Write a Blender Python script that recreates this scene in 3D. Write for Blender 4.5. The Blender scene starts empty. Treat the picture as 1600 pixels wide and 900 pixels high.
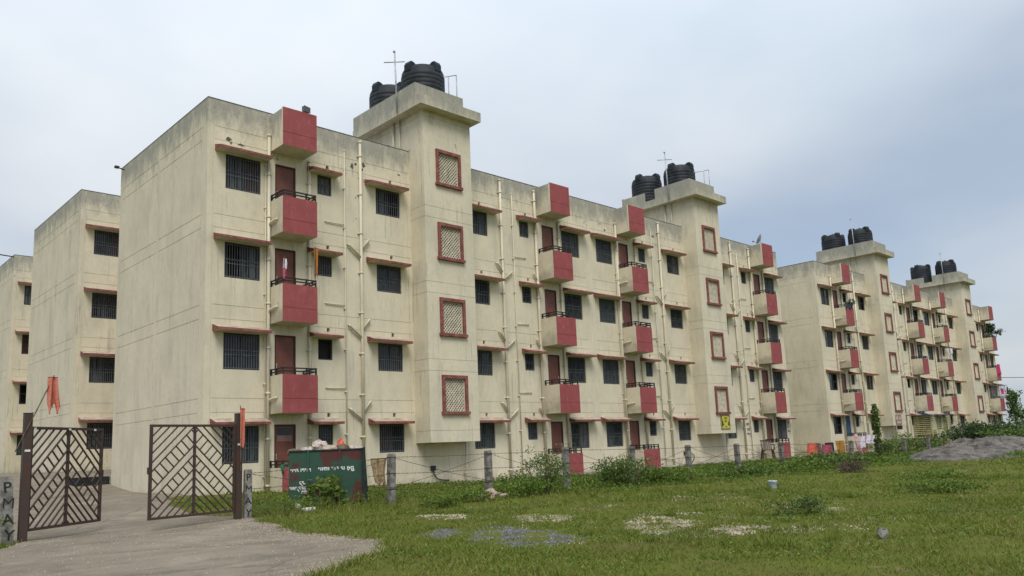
import bpy, math, random
import numpy as np
from mathutils import Vector, Matrix

SC = bpy.context.scene
COL = SC.collection
R = math.radians
random.seed(7)
RNG = np.random.default_rng(11)

# ------------------------------------------------------------------ camera
def make_camera():
    yaw, pitch, roll = 0.763, 0.1503, -0.0417
    f_px, principal_y = 1243.77, 512.07
    fwd = Vector((math.sin(yaw) * math.cos(pitch), math.cos(yaw) * math.cos(pitch), math.sin(pitch)))
    right = Vector((math.cos(yaw), -math.sin(yaw), 0))
    up = right.cross(fwd)
    c, s = math.cos(roll), math.sin(roll)
    r2 = c * right + s * up
    u2 = -s * right + c * up
    cam = bpy.data.cameras.new('camera')
    cam.sensor_width = 36
    cam.lens = f_px / 1600 * 36
    cam.shift_y = (principal_y - 450) / 1600
    cam.clip_end = 6000
    o = bpy.data.objects.new('camera', cam)
    COL.objects.link(o)
    m = Matrix((r2, u2, -fwd)).transposed().to_4x4()
    m.translation = Vector((-10.111, -24.609, 1.710))
    o.matrix_world = m
    SC.camera = o
make_camera()

# ------------------------------------------------------------------ sky, sun, exposure
SUN_AZ, SUN_EL = 214, 52         # compass-like: degrees clockwise from +Y, elevation
def make_world():
    w = bpy.data.worlds.new('World')
    SC.world = w
    w.use_nodes = True
    nt = w.node_tree
    nt.nodes.clear()
    N = nt.nodes.new
    L = nt.links.new
    sky = N('ShaderNodeTexSky')
    sky.sky_type = 'NISHITA'
    sky.sun_disc = False
    sky.sun_elevation = R(SUN_EL)
    sky.sun_rotation = R(SUN_AZ)
    sky.air_density = 1.0
    sky.dust_density = 0.8
    sky.ozone_density = 3.0
    skys = N('ShaderNodeMixRGB'); skys.blend_type = 'MULTIPLY'; skys.inputs[0].default_value = 1
    skys.inputs[2].default_value = (0.10, 0.10, 0.10, 1)
    L(sky.outputs[0], skys.inputs[1])
    tc = N('ShaderNodeTexCoord')
    sep = N('ShaderNodeSeparateXYZ')
    L(tc.outputs['Generated'], sep.inputs[0])
    # a layer of cloud: noise on the direction, flattened towards the horizon as a real layer is
    mx = N('ShaderNodeMath'); mx.operation = 'ADD'; mx.inputs[1].default_value = 0.25
    L(sep.outputs[2], mx.inputs[0])
    mm = N('ShaderNodeMath'); mm.operation = 'MAXIMUM'; mm.inputs[1].default_value = 0.08
    L(mx.outputs[0], mm.inputs[0])
    dx = N('ShaderNodeMath'); dx.operation = 'DIVIDE'
    dy = N('ShaderNodeMath'); dy.operation = 'DIVIDE'
    L(sep.outputs[0], dx.inputs[0]); L(mm.outputs[0], dx.inputs[1])
    L(sep.outputs[1], dy.inputs[0]); L(mm.outputs[0], dy.inputs[1])
    cmb = N('ShaderNodeCombineXYZ')
    L(dx.outputs[0], cmb.inputs[0]); L(dy.outputs[0], cmb.inputs[1])
    mp = N('ShaderNodeMapping'); mp.inputs['Location'].default_value = (3.35, 1.75, 0)
    L(cmb.outputs[0], mp.inputs[0])
    n1 = N('ShaderNodeTexNoise'); n1.inputs['Scale'].default_value = 0.55
    n1.inputs['Detail'].default_value = 4; n1.inputs['Roughness'].default_value = 0.45
    n1.inputs['Distortion'].default_value = 0.25
    L(mp.outputs[0], n1.inputs[0])
    n2 = N('ShaderNodeTexNoise'); n2.inputs['Scale'].default_value = 1.5
    n2.inputs['Detail'].default_value = 4; n2.inputs['Roughness'].default_value = 0.45
    L(mp.outputs[0], n2.inputs[0])
    # cloud tone: soft grey-blue to white
    rt = N('ShaderNodeValToRGB')
    rt.color_ramp.elements[0].position = 0.34; rt.color_ramp.elements[0].color = (0.60, 0.685, 0.78, 1)
    rt.color_ramp.elements[1].position = 0.66; rt.color_ramp.elements[1].color = (0.80, 0.845, 0.895, 1)
    L(n2.outputs[0], rt.inputs[0])
    # brighter towards the zenith, as overcast skies are
    mr = N('ShaderNodeMapRange'); mr.inputs[1].default_value = 0.0; mr.inputs[2].default_value = 1.0
    mr.inputs[3].default_value = 0.72; mr.inputs[4].default_value = 1.95
    mx0 = N('ShaderNodeMath'); mx0.operation = 'MAXIMUM'; mx0.inputs[1].default_value = 0.0; L(sep.outputs[2], mx0.inputs[0])
    pw = N('ShaderNodeMath'); pw.operation = 'POWER'; pw.inputs[1].default_value = 1.6; L(mx0.outputs[0], pw.inputs[0])
    L(pw.outputs[0], mr.inputs[0])
    mu = N('ShaderNodeMixRGB'); mu.blend_type = 'MULTIPLY'; mu.inputs[0].default_value = 1
    L(rt.outputs[0], mu.inputs[1]); L(mr.outputs[0], mu.inputs[2])
    # coverage: thin in places so that the blue of the sky comes through
    rc = N('ShaderNodeValToRGB')
    rc.color_ramp.interpolation = 'EASE'
    rc.color_ramp.elements[0].position = 0.36; rc.color_ramp.elements[0].color = (0.45, 0.45, 0.45, 1)
    rc.color_ramp.elements[1].position = 0.60; rc.color_ramp.elements[1].color = (0.97, 0.97, 0.97, 1)
    L(n1.outputs[0], rc.inputs[0])
    mix = N('ShaderNodeMixRGB')
    L(rc.outputs[0], mix.inputs[0]); L(skys.outputs[0], mix.inputs[1]); L(mu.outputs[0], mix.inputs[2])
    bg = N('ShaderNodeBackground'); bg.inputs[1].default_value = 1.0
    L(mix.outputs[0], bg.inputs[0])
    out = N('ShaderNodeOutputWorld')
    L(bg.outputs[0], out.inputs[0])
make_world()

def make_sun():
    l = bpy.data.lights.new('sun', 'SUN')
    l.energy = 2.1
    l.angle = R(28)
    l.color = (1.0, 0.965, 0.90)
    o = bpy.data.objects.new('sun', l)
    COL.objects.link(o)
    az, el = R(SUN_AZ), R(SUN_EL)
    d = Vector((math.sin(az) * math.cos(el), math.cos(az) * math.cos(el), math.sin(el)))   # towards the sun
    o.rotation_euler = d.to_track_quat('Z', 'Y').to_euler()
make_sun()
SC.view_settings.view_transform = 'Standard'
SC.view_settings.look = 'None'
SC.view_settings.exposure = 0.12
SC.view_settings.gamma = 1
SC.view_settings.use_curve_mapping = False

# ------------------------------------------------------------------ materials
MATS = {}
def nodes(name):
    m = bpy.data.materials.new(name)
    m.use_nodes = True
    nt = m.node_tree
    b = nt.nodes['Principled BSDF']
    MATS[name] = m
    return m, nt, b, nt.nodes.new, nt.links.new

def mat(name, col, rough=0.8, var=0.12, scale=4.0, bump=0.15, bscale=40.0, metal=0.0, spec=0.35, stretch=(1, 1, 1), col2=None, lo=0.35, hi=0.65):
    """plain surface with mottled colour and a fine relief"""
    m, nt, b, N, L = nodes(name)
    tc = N('ShaderNodeTexCoord')
    geo = N('ShaderNodeNewGeometry')
    mp = N('ShaderNodeMapping'); mp.inputs['Scale'].default_value = stretch
    L(geo.outputs['Position'], mp.inputs[0])
    n = N('ShaderNodeTexNoise'); n.inputs['Scale'].default_value = scale; n.inputs['Detail'].default_value = 6
    n.inputs['Roughness'].default_value = 0.62
    L(mp.outputs[0], n.inputs[0])
    r = N('ShaderNodeValToRGB')
    c2 = col2 or tuple(c * (1 - 2 * var) for c in col)
    r.color_ramp.elements[0].position = lo; r.color_ramp.elements[0].color = (*c2, 1)
    r.color_ramp.elements[1].position = hi; r.color_ramp.elements[1].color = (*[min(1, c * (1 + var * 0.4)) for c in col], 1)
    L(n.outputs[0], r.inputs[0]); L(r.outputs[0], b.inputs['Base Color'])
    b.inputs['Roughness'].default_value = rough
    b.inputs['Metallic'].default_value = metal
    b.inputs['Specular IOR Level'].default_value = spec
    if bump:
        n2 = N('ShaderNodeTexNoise'); n2.inputs['Scale'].default_value = bscale; n2.inputs['Detail'].default_value = 4
        L(geo.outputs['Position'], n2.inputs[0])
        bp = N('ShaderNodeBump'); bp.inputs['Strength'].default_value = bump; bp.inputs['Distance'].default_value = 0.02
        L(n2.outputs[0], bp.inputs['Height']); L(bp.outputs[0], b.inputs['Normal'])
    return m

def wall_paint(name, base, band=None, grime=0.5):
    """cream lime-wash: mottled, rain streaks, grey mould on the parapet (band = local z range), flaking plaster, splash dirt at the foot"""
    m, nt, b, N, L = nodes(name)
    tc = N('ShaderNodeTexCoord'); geo = N('ShaderNodeNewGeometry')
    def noise(scale, stretch=(1, 1, 1), detail=5, rough=0.6, off=(0, 0, 0)):
        mp = N('ShaderNodeMapping'); mp.inputs['Scale'].default_value = stretch; mp.inputs['Location'].default_value = off
        L(geo.outputs['Position'], mp.inputs[0])
        n = N('ShaderNodeTexNoise'); n.inputs['Scale'].default_value = scale; n.inputs['Detail'].default_value = detail
        n.inputs['Roughness'].default_value = rough
        L(mp.outputs[0], n.inputs[0])
        return n.outputs[0]
    def ramp(src, a, c, va=0.0, vc=1.0):
        r = N('ShaderNodeMapRange'); r.inputs[1].default_value = a; r.inputs[2].default_value = c
        r.inputs[3].default_value = va; r.inputs[4].default_value = vc; r.clamp = True
        L(src, r.inputs[0]); return r.outputs[0]
    def mul(a, c):
        x = N('ShaderNodeMath'); x.operation = 'MULTIPLY'; L(a, x.inputs[0])
        if isinstance(c, float): x.inputs[1].default_value = c
        else: L(c, x.inputs[1])
        return x.outputs[0]
    def mixc(fac, a, col):
        x = N('ShaderNodeMixRGB'); L(fac, x.inputs[0])
        if isinstance(a, tuple): x.inputs[1].default_value = (*a, 1)
        else: L(a, x.inputs[1])
        x.inputs[2].default_value = (*col, 1)
        return x.outputs[0]
    c = mixc(ramp(noise(0.55, detail=7), 0.38, 0.68), base, tuple(v * k for v, k in zip(base, (0.86, 0.865, 0.86))))
    c = mixc(mul(ramp(noise(2.3, detail=7), 0.52, 0.72), 0.35), c, tuple(v * k for v, k in zip(base, (0.76, 0.76, 0.74))))
    # trowelled plaster: small lighter and darker flecks
    c = mixc(mul(ramp(noise(8.5, (1, 1, 0.8), 8, 0.75), 0.50, 0.66), 0.42), c, tuple(v * 0.80 for v in base))
    c = mixc(mul(ramp(noise(5.0, (1, 1, 0.6), 8, 0.75, (9, 4, 2)), 0.54, 0.68), 0.45), c, tuple(min(1, v * 1.10) for v in base))
    # thin sharp drips in some places
    c = mixc(mul(mul(ramp(noise(9.0, (1.4, 1.4, 0.06), 3, 0.5, (2, 8, 0)), 0.60, 0.66), ramp(noise(0.9, (1, 1, 0.7), off=(6, 1, 3)), 0.46, 0.58)), 0.55 * grime), c, (0.31, 0.295, 0.25))
    # faint rain streaks everywhere
    c = mixc(mul(ramp(noise(1.3, (1.2, 1.2, 0.30), 8, 0.68), 0.50, 0.70), 0.42 * grime), c, (0.37, 0.35, 0.285))
    c = mixc(mul(mul(ramp(noise(6.0, (1.6, 1.6, 0.12), 5, 0.7), 0.54, 0.74), ramp(noise(0.7, off=(3, 7, 1)), 0.42, 0.6)), 0.45 * grime), c, (0.30, 0.29, 0.25))
    sep = N('ShaderNodeSeparateXYZ'); L(tc.outputs['Object'], sep.inputs[0])
    if band:
        z0, z1 = band
        low = ramp(sep.outputs[2], z0, z1)
        st = noise(1.5, (1.3, 1.3, 0.55), 9, 0.72)
        bandm = N('ShaderNodeMath'); bandm.operation = 'ADD'
        L(low, bandm.inputs[0]); L(ramp(st, 0.3, 0.72, -0.6, 0.55), bandm.inputs[1])
        bm = ramp(bandm.outputs[0], 0.30, 0.95, 0.0, 0.92)
        c = mixc(bm, c, (0.325, 0.312, 0.26))
        fine = mul(ramp(noise(11, (1, 1, 0.35), 6, 0.7), 0.52, 0.75), low)
        c = mixc(mul(fine, 0.75), c, (0.15, 0.147, 0.125))
        # flaked plaster just under the parapet band
        fl = mul(ramp(noise(2.6, (1, 1, 1.4), 8, 0.72, (5, 1, 2)), 0.635, 0.655), mul(ramp(sep.outputs[2], z0 - 0.35, z0 - 0.15), ramp(sep.outputs[2], z0 + 0.65, z0 + 0.4)))
        c = mixc(mul(fl, 0.85), c, (0.13, 0.12, 0.10))
    # splash dirt with a ragged top edge
    ft = N('ShaderNodeMath'); ft.operation = 'ADD'
    L(ramp(sep.outputs[2], 1.25, 0.35), ft.inputs[0]); L(ramp(noise(1.7, detail=7), 0.3, 0.75, -0.5, 0.45), ft.inputs[1])
    c = mixc(ramp(ft.outputs[0], 0.42, 1.0, 0.0, 0.75), c, (0.34, 0.30, 0.23))
    c = mixc(mul(ramp(noise(9, detail=6), 0.62, 0.70), ramp(sep.outputs[2], 1.3, 0.7)), c, (0.22, 0.20, 0.17))
    L(c, b.inputs['Base Color'])
    b.inputs['Roughness'].default_value = 0.88
    b.inputs['Specular IOR Level'].default_value = 0.25
    n2 = noise(26, detail=5); n3 = noise(3.0, detail=4)
    ad = N('ShaderNodeMath'); ad.operation = 'ADD'; L(mul(n2, 0.35), ad.inputs[0]); L(n3, ad.inputs[1])
    bp = N('ShaderNodeBump'); bp.inputs['Strength'].default_value = 0.35; bp.inputs['Distance'].default_value = 0.03
    L(ad.outputs[0], bp.inputs['Height']); L(bp.outputs[0], b.inputs['Normal'])
    return m

CREAM = (0.70, 0.625, 0.468)
M_WALL = wall_paint('cream_wall_paint', CREAM, (12.1, 13.3), 1.0)
M_CREAM = wall_paint('cream_paint', CREAM, None, 0.8)
M_TOWER = wall_paint('cream_tower_paint', CREAM, (13.6, 17.2), 0.9)
M_SLAB = wall_paint('weathered_cream', (0.56, 0.515, 0.39), (14.6, 15.6), 1.3)
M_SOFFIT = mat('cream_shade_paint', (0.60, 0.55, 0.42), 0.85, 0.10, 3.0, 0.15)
M_PIPE = mat('pipe_paint', (0.66, 0.60, 0.45), 0.5, 0.12, 2.0, 0.05, stretch=(1, 1, 0.3))
def red_paint():
    m, nt, b, N, L = nodes('red_paint')
    geo = N('ShaderNodeNewGeometry')
    def noise(sc, st, d, off=0):
        mp = N('ShaderNodeMapping'); mp.inputs['Scale'].default_value = st; mp.inputs['Location'].default_value = (off, off, off); L(geo.outputs['Position'], mp.inputs[0])
        n = N('ShaderNodeTexNoise'); n.inputs['Scale'].default_value = sc; n.inputs['Detail'].default_value = d; n.inputs['Roughness'].default_value = 0.7
        L(mp.outputs[0], n.inputs[0]); return n.outputs[0]
    def layer(src, lo, hi, top, c, col):
        r = N('ShaderNodeMapRange'); r.inputs[1].default_value = lo; r.inputs[2].default_value = hi; r.inputs[4].default_value = top; L(src, r.inputs[0])
        x = N('ShaderNodeMixRGB'); L(r.outputs[0], x.inputs[0])
        if isinstance(c, tuple): x.inputs[1].default_value = (*c, 1)
        else: L(c, x.inputs[1])
        x.inputs[2].default_value = (*col, 1); return x.outputs[0]
    c = layer(noise(1.1, (1, 1, 0.8), 8), 0.40, 0.66, 1.0, (0.33, 0.080, 0.082), (0.26, 0.066, 0.064))
    c = layer(noise(4.5, (1, 1, 0.7), 9, 3), 0.52, 0.70, 0.55, c, (0.42, 0.135, 0.125))
    c = layer(noise(7.0, (1.5, 1.5, 0.10), 5, 5), 0.56, 0.70, 0.50, c, (0.17, 0.052, 0.048))
    c = layer(noise(16.0, (1, 1, 1), 6, 7), 0.70, 0.73, 0.65, c, (0.50, 0.40, 0.32))
    L(c, b.inputs['Base Color']); b.inputs['Roughness'].default_value = 0.72; b.inputs['Specular IOR Level'].default_value = 0.25
    bp = N('ShaderNodeBump'); bp.inputs['Strength'].default_value = 0.25; bp.inputs['Distance'].default_value = 0.02
    L(noise(22, (1, 1, 1), 5), bp.inputs['Height']); L(bp.outputs[0], b.inputs['Normal'])
    return m
M_RED = red_paint()
M_REDEDGE = mat('red_edge_paint', (0.285, 0.098, 0.083), 0.75, 0.25, 5.0, 0.2, 30)
M_SHADETOP = mat('sunshade_top', (0.50, 0.40, 0.31), 0.85, 0.22, 4.0, 0.2)
M_DOOR = mat('brown_door_paint', (0.185, 0.066, 0.046), 0.5, 0.12, 2.0, 0.05)
M_DOORF = mat('brown_frame_paint', (0.06, 0.022, 0.018), 0.55, 0.12, 4.0, 0.05)
M_GLASS = mat('dark_pane', (0.020, 0.022, 0.023), 0.22, 0.25, 1.5, 0.02, spec=0.5)
M_CURTAIN = mat('curtain_behind_pane', (0.080, 0.090, 0.095), 0.5, 0.5, 11.0, 0.0, stretch=(1, 1, 0.04), lo=0.42, hi=0.58)
M_MAROON = mat('maroon_pane', (0.05, 0.018, 0.016), 0.45, 0.3, 3.0, 0.0)
M_WFRAME = mat('window_steel', (0.042, 0.046, 0.050), 0.5, 0.15, 4.0, 0.05)
M_BAR = mat('window_bars', (0.13, 0.14, 0.15), 0.5, 0.2, 6.0, 0.0)
M_RAIL = mat('dark_railing', (0.028, 0.026, 0.024), 0.5, 0.3, 6.0, 0.05)
M_MOULD = mat('mouldy_coping', (0.15, 0.15, 0.135), 0.95, 0.35, 5.0, 0.3)
M_JALI = mat('jali_cement', (0.70, 0.64, 0.49), 0.85, 0.15, 6.0, 0.1)
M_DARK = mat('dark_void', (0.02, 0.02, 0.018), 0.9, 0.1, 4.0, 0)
M_TANK = mat('black_plastic', (0.024, 0.030, 0.037), 0.62, 0.35, 2.0, 0.06, spec=0.3)
M_STEEL = mat('grey_pipe_metal', (0.50, 0.51, 0.52), 0.45, 0.2, 5.0, 0.0, metal=0.2)
M_CONC = mat('post_concrete', (0.25, 0.235, 0.21), 0.9, 0.32, 7.0, 0.4, 50)
M_ROOF = mat('roof_concrete', (0.30, 0.29, 0.26), 0.9, 0.2, 2.0, 0.2)
M_GATE = mat('gate_brown_paint', (0.050, 0.034, 0.028), 0.55, 0.25, 7.0, 0.15, 40, col2=(0.075, 0.036, 0.022), lo=0.38, hi=0.52)
M_WHITE = mat('white_paint', (0.75, 0.74, 0.70), 0.6, 0.08, 8.0, 0.05)
M_BLACK = mat('black_paint', (0.02, 0.02, 0.02), 0.7, 0.1, 8.0, 0.0)
M_WIRE = mat('rusty_wire', (0.10, 0.075, 0.055), 0.6, 0.3, 20.0, 0.0, metal=0.4)
M_CABLE = mat('cable_rubber', (0.03, 0.03, 0.032), 0.6, 0.1, 5.0, 0)
M_YELLOW = mat('sign_yellow', (0.60, 0.52, 0.06), 0.5, 0.1, 8.0, 0.0)
M_OCHRE = mat('sign_border', (0.36, 0.31, 0.12), 0.6, 0.15, 8.0, 0.0)
M_INK = mat('sign_ink', (0.05, 0.05, 0.03), 0.6, 0.1, 8.0, 0.0)
M_BARK = mat('bark', (0.12, 0.085, 0.06), 0.95, 0.3, 9.0, 0.6, 30, stretch=(1, 1, 0.3))
M_TWIG = mat('dry_twig', (0.15, 0.115, 0.075), 0.95, 0.35, 9.0, 0.2)
M_STONE = mat('rubble_stone', (0.48, 0.40, 0.31), 0.95, 0.25, 9.0, 0.4)
M_CHALK = mat('pale_chips', (0.50, 0.43, 0.31), 0.95, 0.3, 12.0, 0.4)
M_GRAVEL = mat('blue_grey_gravel', (0.225, 0.228, 0.238), 0.9, 0.4, 14.0, 0.3)
M_PLASTIC = mat('brown_plastic', (0.06, 0.045, 0.032), 0.4, 0.1, 5.0, 0)

def leaf_mat(name, cols, rough=0.55, trans=0.25):
    m, nt, b, N, L = nodes(name)
    at = N('ShaderNodeAttribute'); at.attribute_name = 'tint'
    r = N('ShaderNodeValToRGB')
    el = r.color_ramp.elements
    while len(el) < len(cols): el.new(0.5)
    for i, c in enumerate(cols):
        el[i].position = i / (len(cols) - 1); el[i].color = (*c, 1)
    L(at.outputs['Fac'], r.inputs[0])
    L(r.outputs[0], b.inputs['Base Color'])
    b.inputs['Roughness'].default_value = rough
    b.inputs['Specular IOR Level'].default_value = 0.3
    tr = N('ShaderNodeBsdfTranslucent'); L(r.outputs[0], tr.inputs[0])
    ms = N('ShaderNodeMixShader'); ms.inputs[0].default_value = trans
    L(b.outputs[0], ms.inputs[1]); L(tr.outputs[0], ms.inputs[2])
    L(ms.outputs[0], nt.nodes['Material Output'].inputs[0])
    return m
M_GRASS = leaf_mat('grass_blades', [(0.075, 0.095, 0.012), (0.110, 0.145, 0.016), (0.140, 0.185, 0.020), (0.185, 0.215, 0.030), (0.27, 0.235, 0.085)])
M_WEED = leaf_mat('weed_leaves', [(0.055, 0.095, 0.014), (0.095, 0.155, 0.020), (0.135, 0.205, 0.028), (0.20, 0.27, 0.05)])
M_LEAF = leaf_mat('shrub_leaves', [(0.045, 0.080, 0.018), (0.080, 0.130, 0.026), (0.115, 0.175, 0.036), (0.17, 0.23, 0.06)])
M_LEAFD = leaf_mat('dark_leaves', [(0.025, 0.055, 0.022), (0.04, 0.08, 0.03), (0.06, 0.11, 0.04), (0.09, 0.14, 0.05)])
M_TREE = leaf_mat('tree_leaves', [(0.055, 0.105, 0.035), (0.085, 0.15, 0.045), (0.12, 0.195, 0.06), (0.17, 0.25, 0.08)])
M_CHIP = leaf_mat('rubbish_bits', [(0.55, 0.50, 0.44), (0.70, 0.66, 0.60), (0.45, 0.20, 0.15), (0.12, 0.11, 0.10), (0.62, 0.55, 0.45)], 0.7, 0.05)

# ------------------------------------------------------------------ builders
class MB:
    def __init__(s): s.v = []; s.f = []; s.m = []
    def face(s, pts, m=0):
        i = len(s.v); s.v += [tuple(p) for p in pts]; s.f.append(tuple(range(i, i + len(pts)))); s.m.append(m)
    def box(s, x0, x1, y0, y1, z0, z1, m=0, **fm):
        i = len(s.v)
        s.v += [(x, y, z) for x in (x0, x1) for y in (y0, y1) for z in (z0, z1)]
        F = {'nx': (0, 1, 3, 2), 'px': (4, 6, 7, 5), 'ny': (0, 4, 5, 1), 'py': (2, 3, 7, 6), 'nz': (0, 2, 6, 4), 'pz': (1, 5, 7, 3)}
        for k, q in F.items():
            s.f.append(tuple(i + j for j in q)); s.m.append(fm.get(k, m))
        return s
    def bar(s, p, q, w, h, m=0, up=(0, 0, 1)):
        p, q = Vector(p), Vector(q); d = (q - p).normalized()
        u = Vector(up)
        if abs(d.dot(u)) > 0.99: u = Vector((0, 1, 0))
        a = d.cross(u).normalized() * w / 2; b = a.cross(d).normalized() * h / 2
        i = len(s.v)
        for c in (p, q): s.v += [tuple(c + a * k + b * l) for k, l in ((-1, -1), (1, -1), (1, 1), (-1, 1))]
        for k in range(4):
            s.f.append((i + k, i + (k + 1) % 4, i + 4 + (k + 1) % 4, i + 4 + k)); s.m.append(m)
        s.f += [(i + 3, i + 2, i + 1, i), (i + 4, i + 5, i + 6, i + 7)]; s.m += [m, m]
        return s
    def tube(s, pts, r, n=8, m=0, cap=True):
        pts = [Vector(p) for p in pts]; rs = r if isinstance(r, (list, tuple)) else [r] * len(pts)
        i0 = len(s.v); prev = None
        for k, p in enumerate(pts):
            d = (pts[min(k + 1, len(pts) - 1)] - pts[max(k - 1, 0)]).normalized()
            if prev is None:
                a = d.cross(Vector((0, 0, 1)) if abs(d.z) < 0.9 else Vector((1, 0, 0))).normalized()
            else:
                a = (prev - d * prev.dot(d)).normalized()
            prev = a; b = d.cross(a)
            for j in range(n):
                t = 2 * math.pi * j / n
                s.v.append(tuple(p + (a * math.cos(t) + b * math.sin(t)) * rs[k]))
        for k in range(len(pts) - 1):
            for j in range(n):
                q = (i0 + k * n + j, i0 + k * n + (j + 1) % n, i0 + (k + 1) * n + (j + 1) % n, i0 + (k + 1) * n + j)
                s.f.append(q); s.m.append(m)
        if cap:
            s.f.append(tuple(range(i0 + n - 1, i0 - 1, -1))); s.m.append(m)
            e = i0 + (len(pts) - 1) * n
            s.f.append(tuple(range(e, e + n))); s.m.append(m)
        return s
    def lathe(s, prof, n=32, m=0, c=(0, 0)):
        i0 = len(s.v)
        for r, z in prof:
            for j in range(n):
                t = 2 * math.pi * j / n
                s.v.append((c[0] + r * math.cos(t), c[1] + r * math.sin(t), z))
        for k in range(len(prof) - 1):
            for j in range(n):
                s.f.append((i0 + k * n + j, i0 + k * n + (j + 1) % n, i0 + (k + 1) * n + (j + 1) % n, i0 + (k + 1) * n + j)); s.m.append(m)
        s.f.append(tuple(range(i0 + n - 1, i0 - 1, -1))); s.m.append(m)
        e = i0 + (len(prof) - 1) * n
        s.f.append(tuple(range(e, e + n))); s.m.append(m)
        return s
    def relief(s, a0, a1, z0, z1, rects, fn, m=0):
        """a wall face as a stepped relief; rects: (a0, a1, z0, z1, depth, back material or None for an open hole); fn(a, z, d) -> xyz"""
        A = sorted({a0, a1, *[min(max(r[k], a0), a1) for r in rects for k in (0, 1)]})
        Z = sorted({z0, z1, *[min(max(r[k], z0), z1) for r in rects for k in (2, 3)]})
        def cell(a, z):
            d, mm = 0.0, m
            for r in rects:
                if r[0] < a < r[1] and r[2] < z < r[3]: d, mm = r[4], r[5]
            return d, mm
        D = [[cell((A[i] + A[i + 1]) / 2, (Z[j] + Z[j + 1]) / 2) for j in range(len(Z) - 1)] for i in range(len(A) - 1)]
        for i in range(len(A) - 1):
            j = 0
            while j < len(Z) - 1:                       # merge equal cells up the column
                k = j
                while k + 1 < len(Z) - 1 and D[i][k + 1] == D[i][j] and all(D[ii][k + 1][0] == D[ii][j][0] for ii in (max(i - 1, 0), min(i + 1, len(A) - 2))): k += 1
                d, mm = D[i][j]
                if mm is not None:
                    s.face([fn(A[i], Z[j], d), fn(A[i + 1], Z[j], d), fn(A[i + 1], Z[k + 1], d), fn(A[i], Z[k + 1], d)], mm)
                if i + 1 < len(A) - 1:
                    e = D[i + 1][j][0]
                    if e != d:
                        s.face([fn(A[i + 1], Z[j], d), fn(A[i + 1], Z[j], e), fn(A[i + 1], Z[k + 1], e), fn(A[i + 1], Z[k + 1], d)], m)
                j = k + 1
            for j in range(len(Z) - 2):
                d, e = D[i][j][0], D[i][j + 1][0]
                if d != e:
                    s.face([fn(A[i], Z[j + 1], d), fn(A[i + 1], Z[j + 1], d), fn(A[i + 1], Z[j + 1], e), fn(A[i], Z[j + 1], e)], m)
        return s
    def mesh(s, name, mats, smooth=False):
        me = bpy.data.meshes.new(name)
        me.from_pydata(s.v, [], s.f)
        for mm in (mats if isinstance(mats, (list, tuple)) else [mats]): me.materials.append(mm)
        me.polygons.foreach_set('material_index', s.m)
        if smooth: me.polygons.foreach_set('use_smooth', [True] * len(s.f))
        me.update()
        return me

def arr_mesh(name, verts, k, mat_, tint=None):
    """mesh out of numpy: verts (n*k, 3), faces of k corners each; tint one value per face"""
    n = len(verts) // k
    me = bpy.data.meshes.new(name)
    me.vertices.add(n * k); me.vertices.foreach_set('co', np.asarray(verts, dtype=np.float32).ravel())
    me.loops.add(n * k); me.loops.foreach_set('vertex_index', np.arange(n * k, dtype=np.int32))
    me.polygons.add(n); me.polygons.foreach_set('loop_start', np.arange(0, n * k, k, dtype=np.int32))
    if tint is not None:
        at = me.attributes.new('tint', 'FLOAT', 'FACE'); at.data.foreach_set('value', np.asarray(tint, dtype=np.float32))
    me.materials.append(mat_)
    me.update(calc_edges=True)
    return me

def obj(name, me, parent=None, loc=(0, 0, 0), rot=(0, 0, 0), scale=(1, 1, 1)):
    o = bpy.data.objects.new(name, me)
    COL.objects.link(o)
    if parent: o.parent = parent
    o.location = loc; o.rotation_euler = rot; o.scale = scale
    return o
def tag(o, label, cat, group=None):
    o['label'] = label; o['category'] = cat
    if group: o['group'] = group
    return o
def thing(name, label, cat, loc=(0, 0, 0), rz=0.0, group=None):
    o = obj(name, None, None, loc, (0, 0, rz)); o.empty_display_size = 0.3
    return tag(o, label, cat, group)
def struct(name, me, **k):
    o = obj(name, me, **k); o['kind'] = 'structure'; return o
def stuff(o):
    o['kind'] = 'stuff'; return o
def text_mesh(body, size, mat_, extrude=0.002, bold=0.0, align='CENTER'):
    c = bpy.data.curves.new('lettering', 'FONT')
    c.body = body; c.size = size; c.extrude = extrude; c.offset = bold; c.align_x = align; c.resolution_u = 3
    o = bpy.data.objects.new('lettering', c); COL.objects.link(o)
    dg = bpy.context.evaluated_depsgraph_get()
    me = bpy.data.meshes.new_from_object(o.evaluated_get(dg))
    bpy.data.objects.remove(o); bpy.data.curves.remove(c)
    me.materials.clear(); me.materials.append(mat_)
    return me

# ------------------------------------------------------------------ terrain
def sm(t, a, b):
    t = np.clip((np.asarray(t, float) - a) / (b - a), 0, 1); return t * t * (3 - 2 * t)
def H(x, y):
    x = np.asarray(x, float); y = np.asarray(y, float)
    h = 0.35 + 0.32 * sm(y, -6.5, 0.5) * (1 - 0.62 * sm(x, 2, 14)) + 0.80 * sm(y, 5, 14) * (1 - 0.8 * sm(x, 20, 40))
    near = np.exp(-((x - 5) ** 2 + (y + 10) ** 2) / 40 ** 2)
    return h + near * (0.022 * np.sin(x * 1.1 + 0.4 * y) + 0.018 * np.sin(y * 1.7 + 0.6 * x + 1)) * sm(y, 1, -3)
def Hf(x, y): return float(H(x, y))

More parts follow.
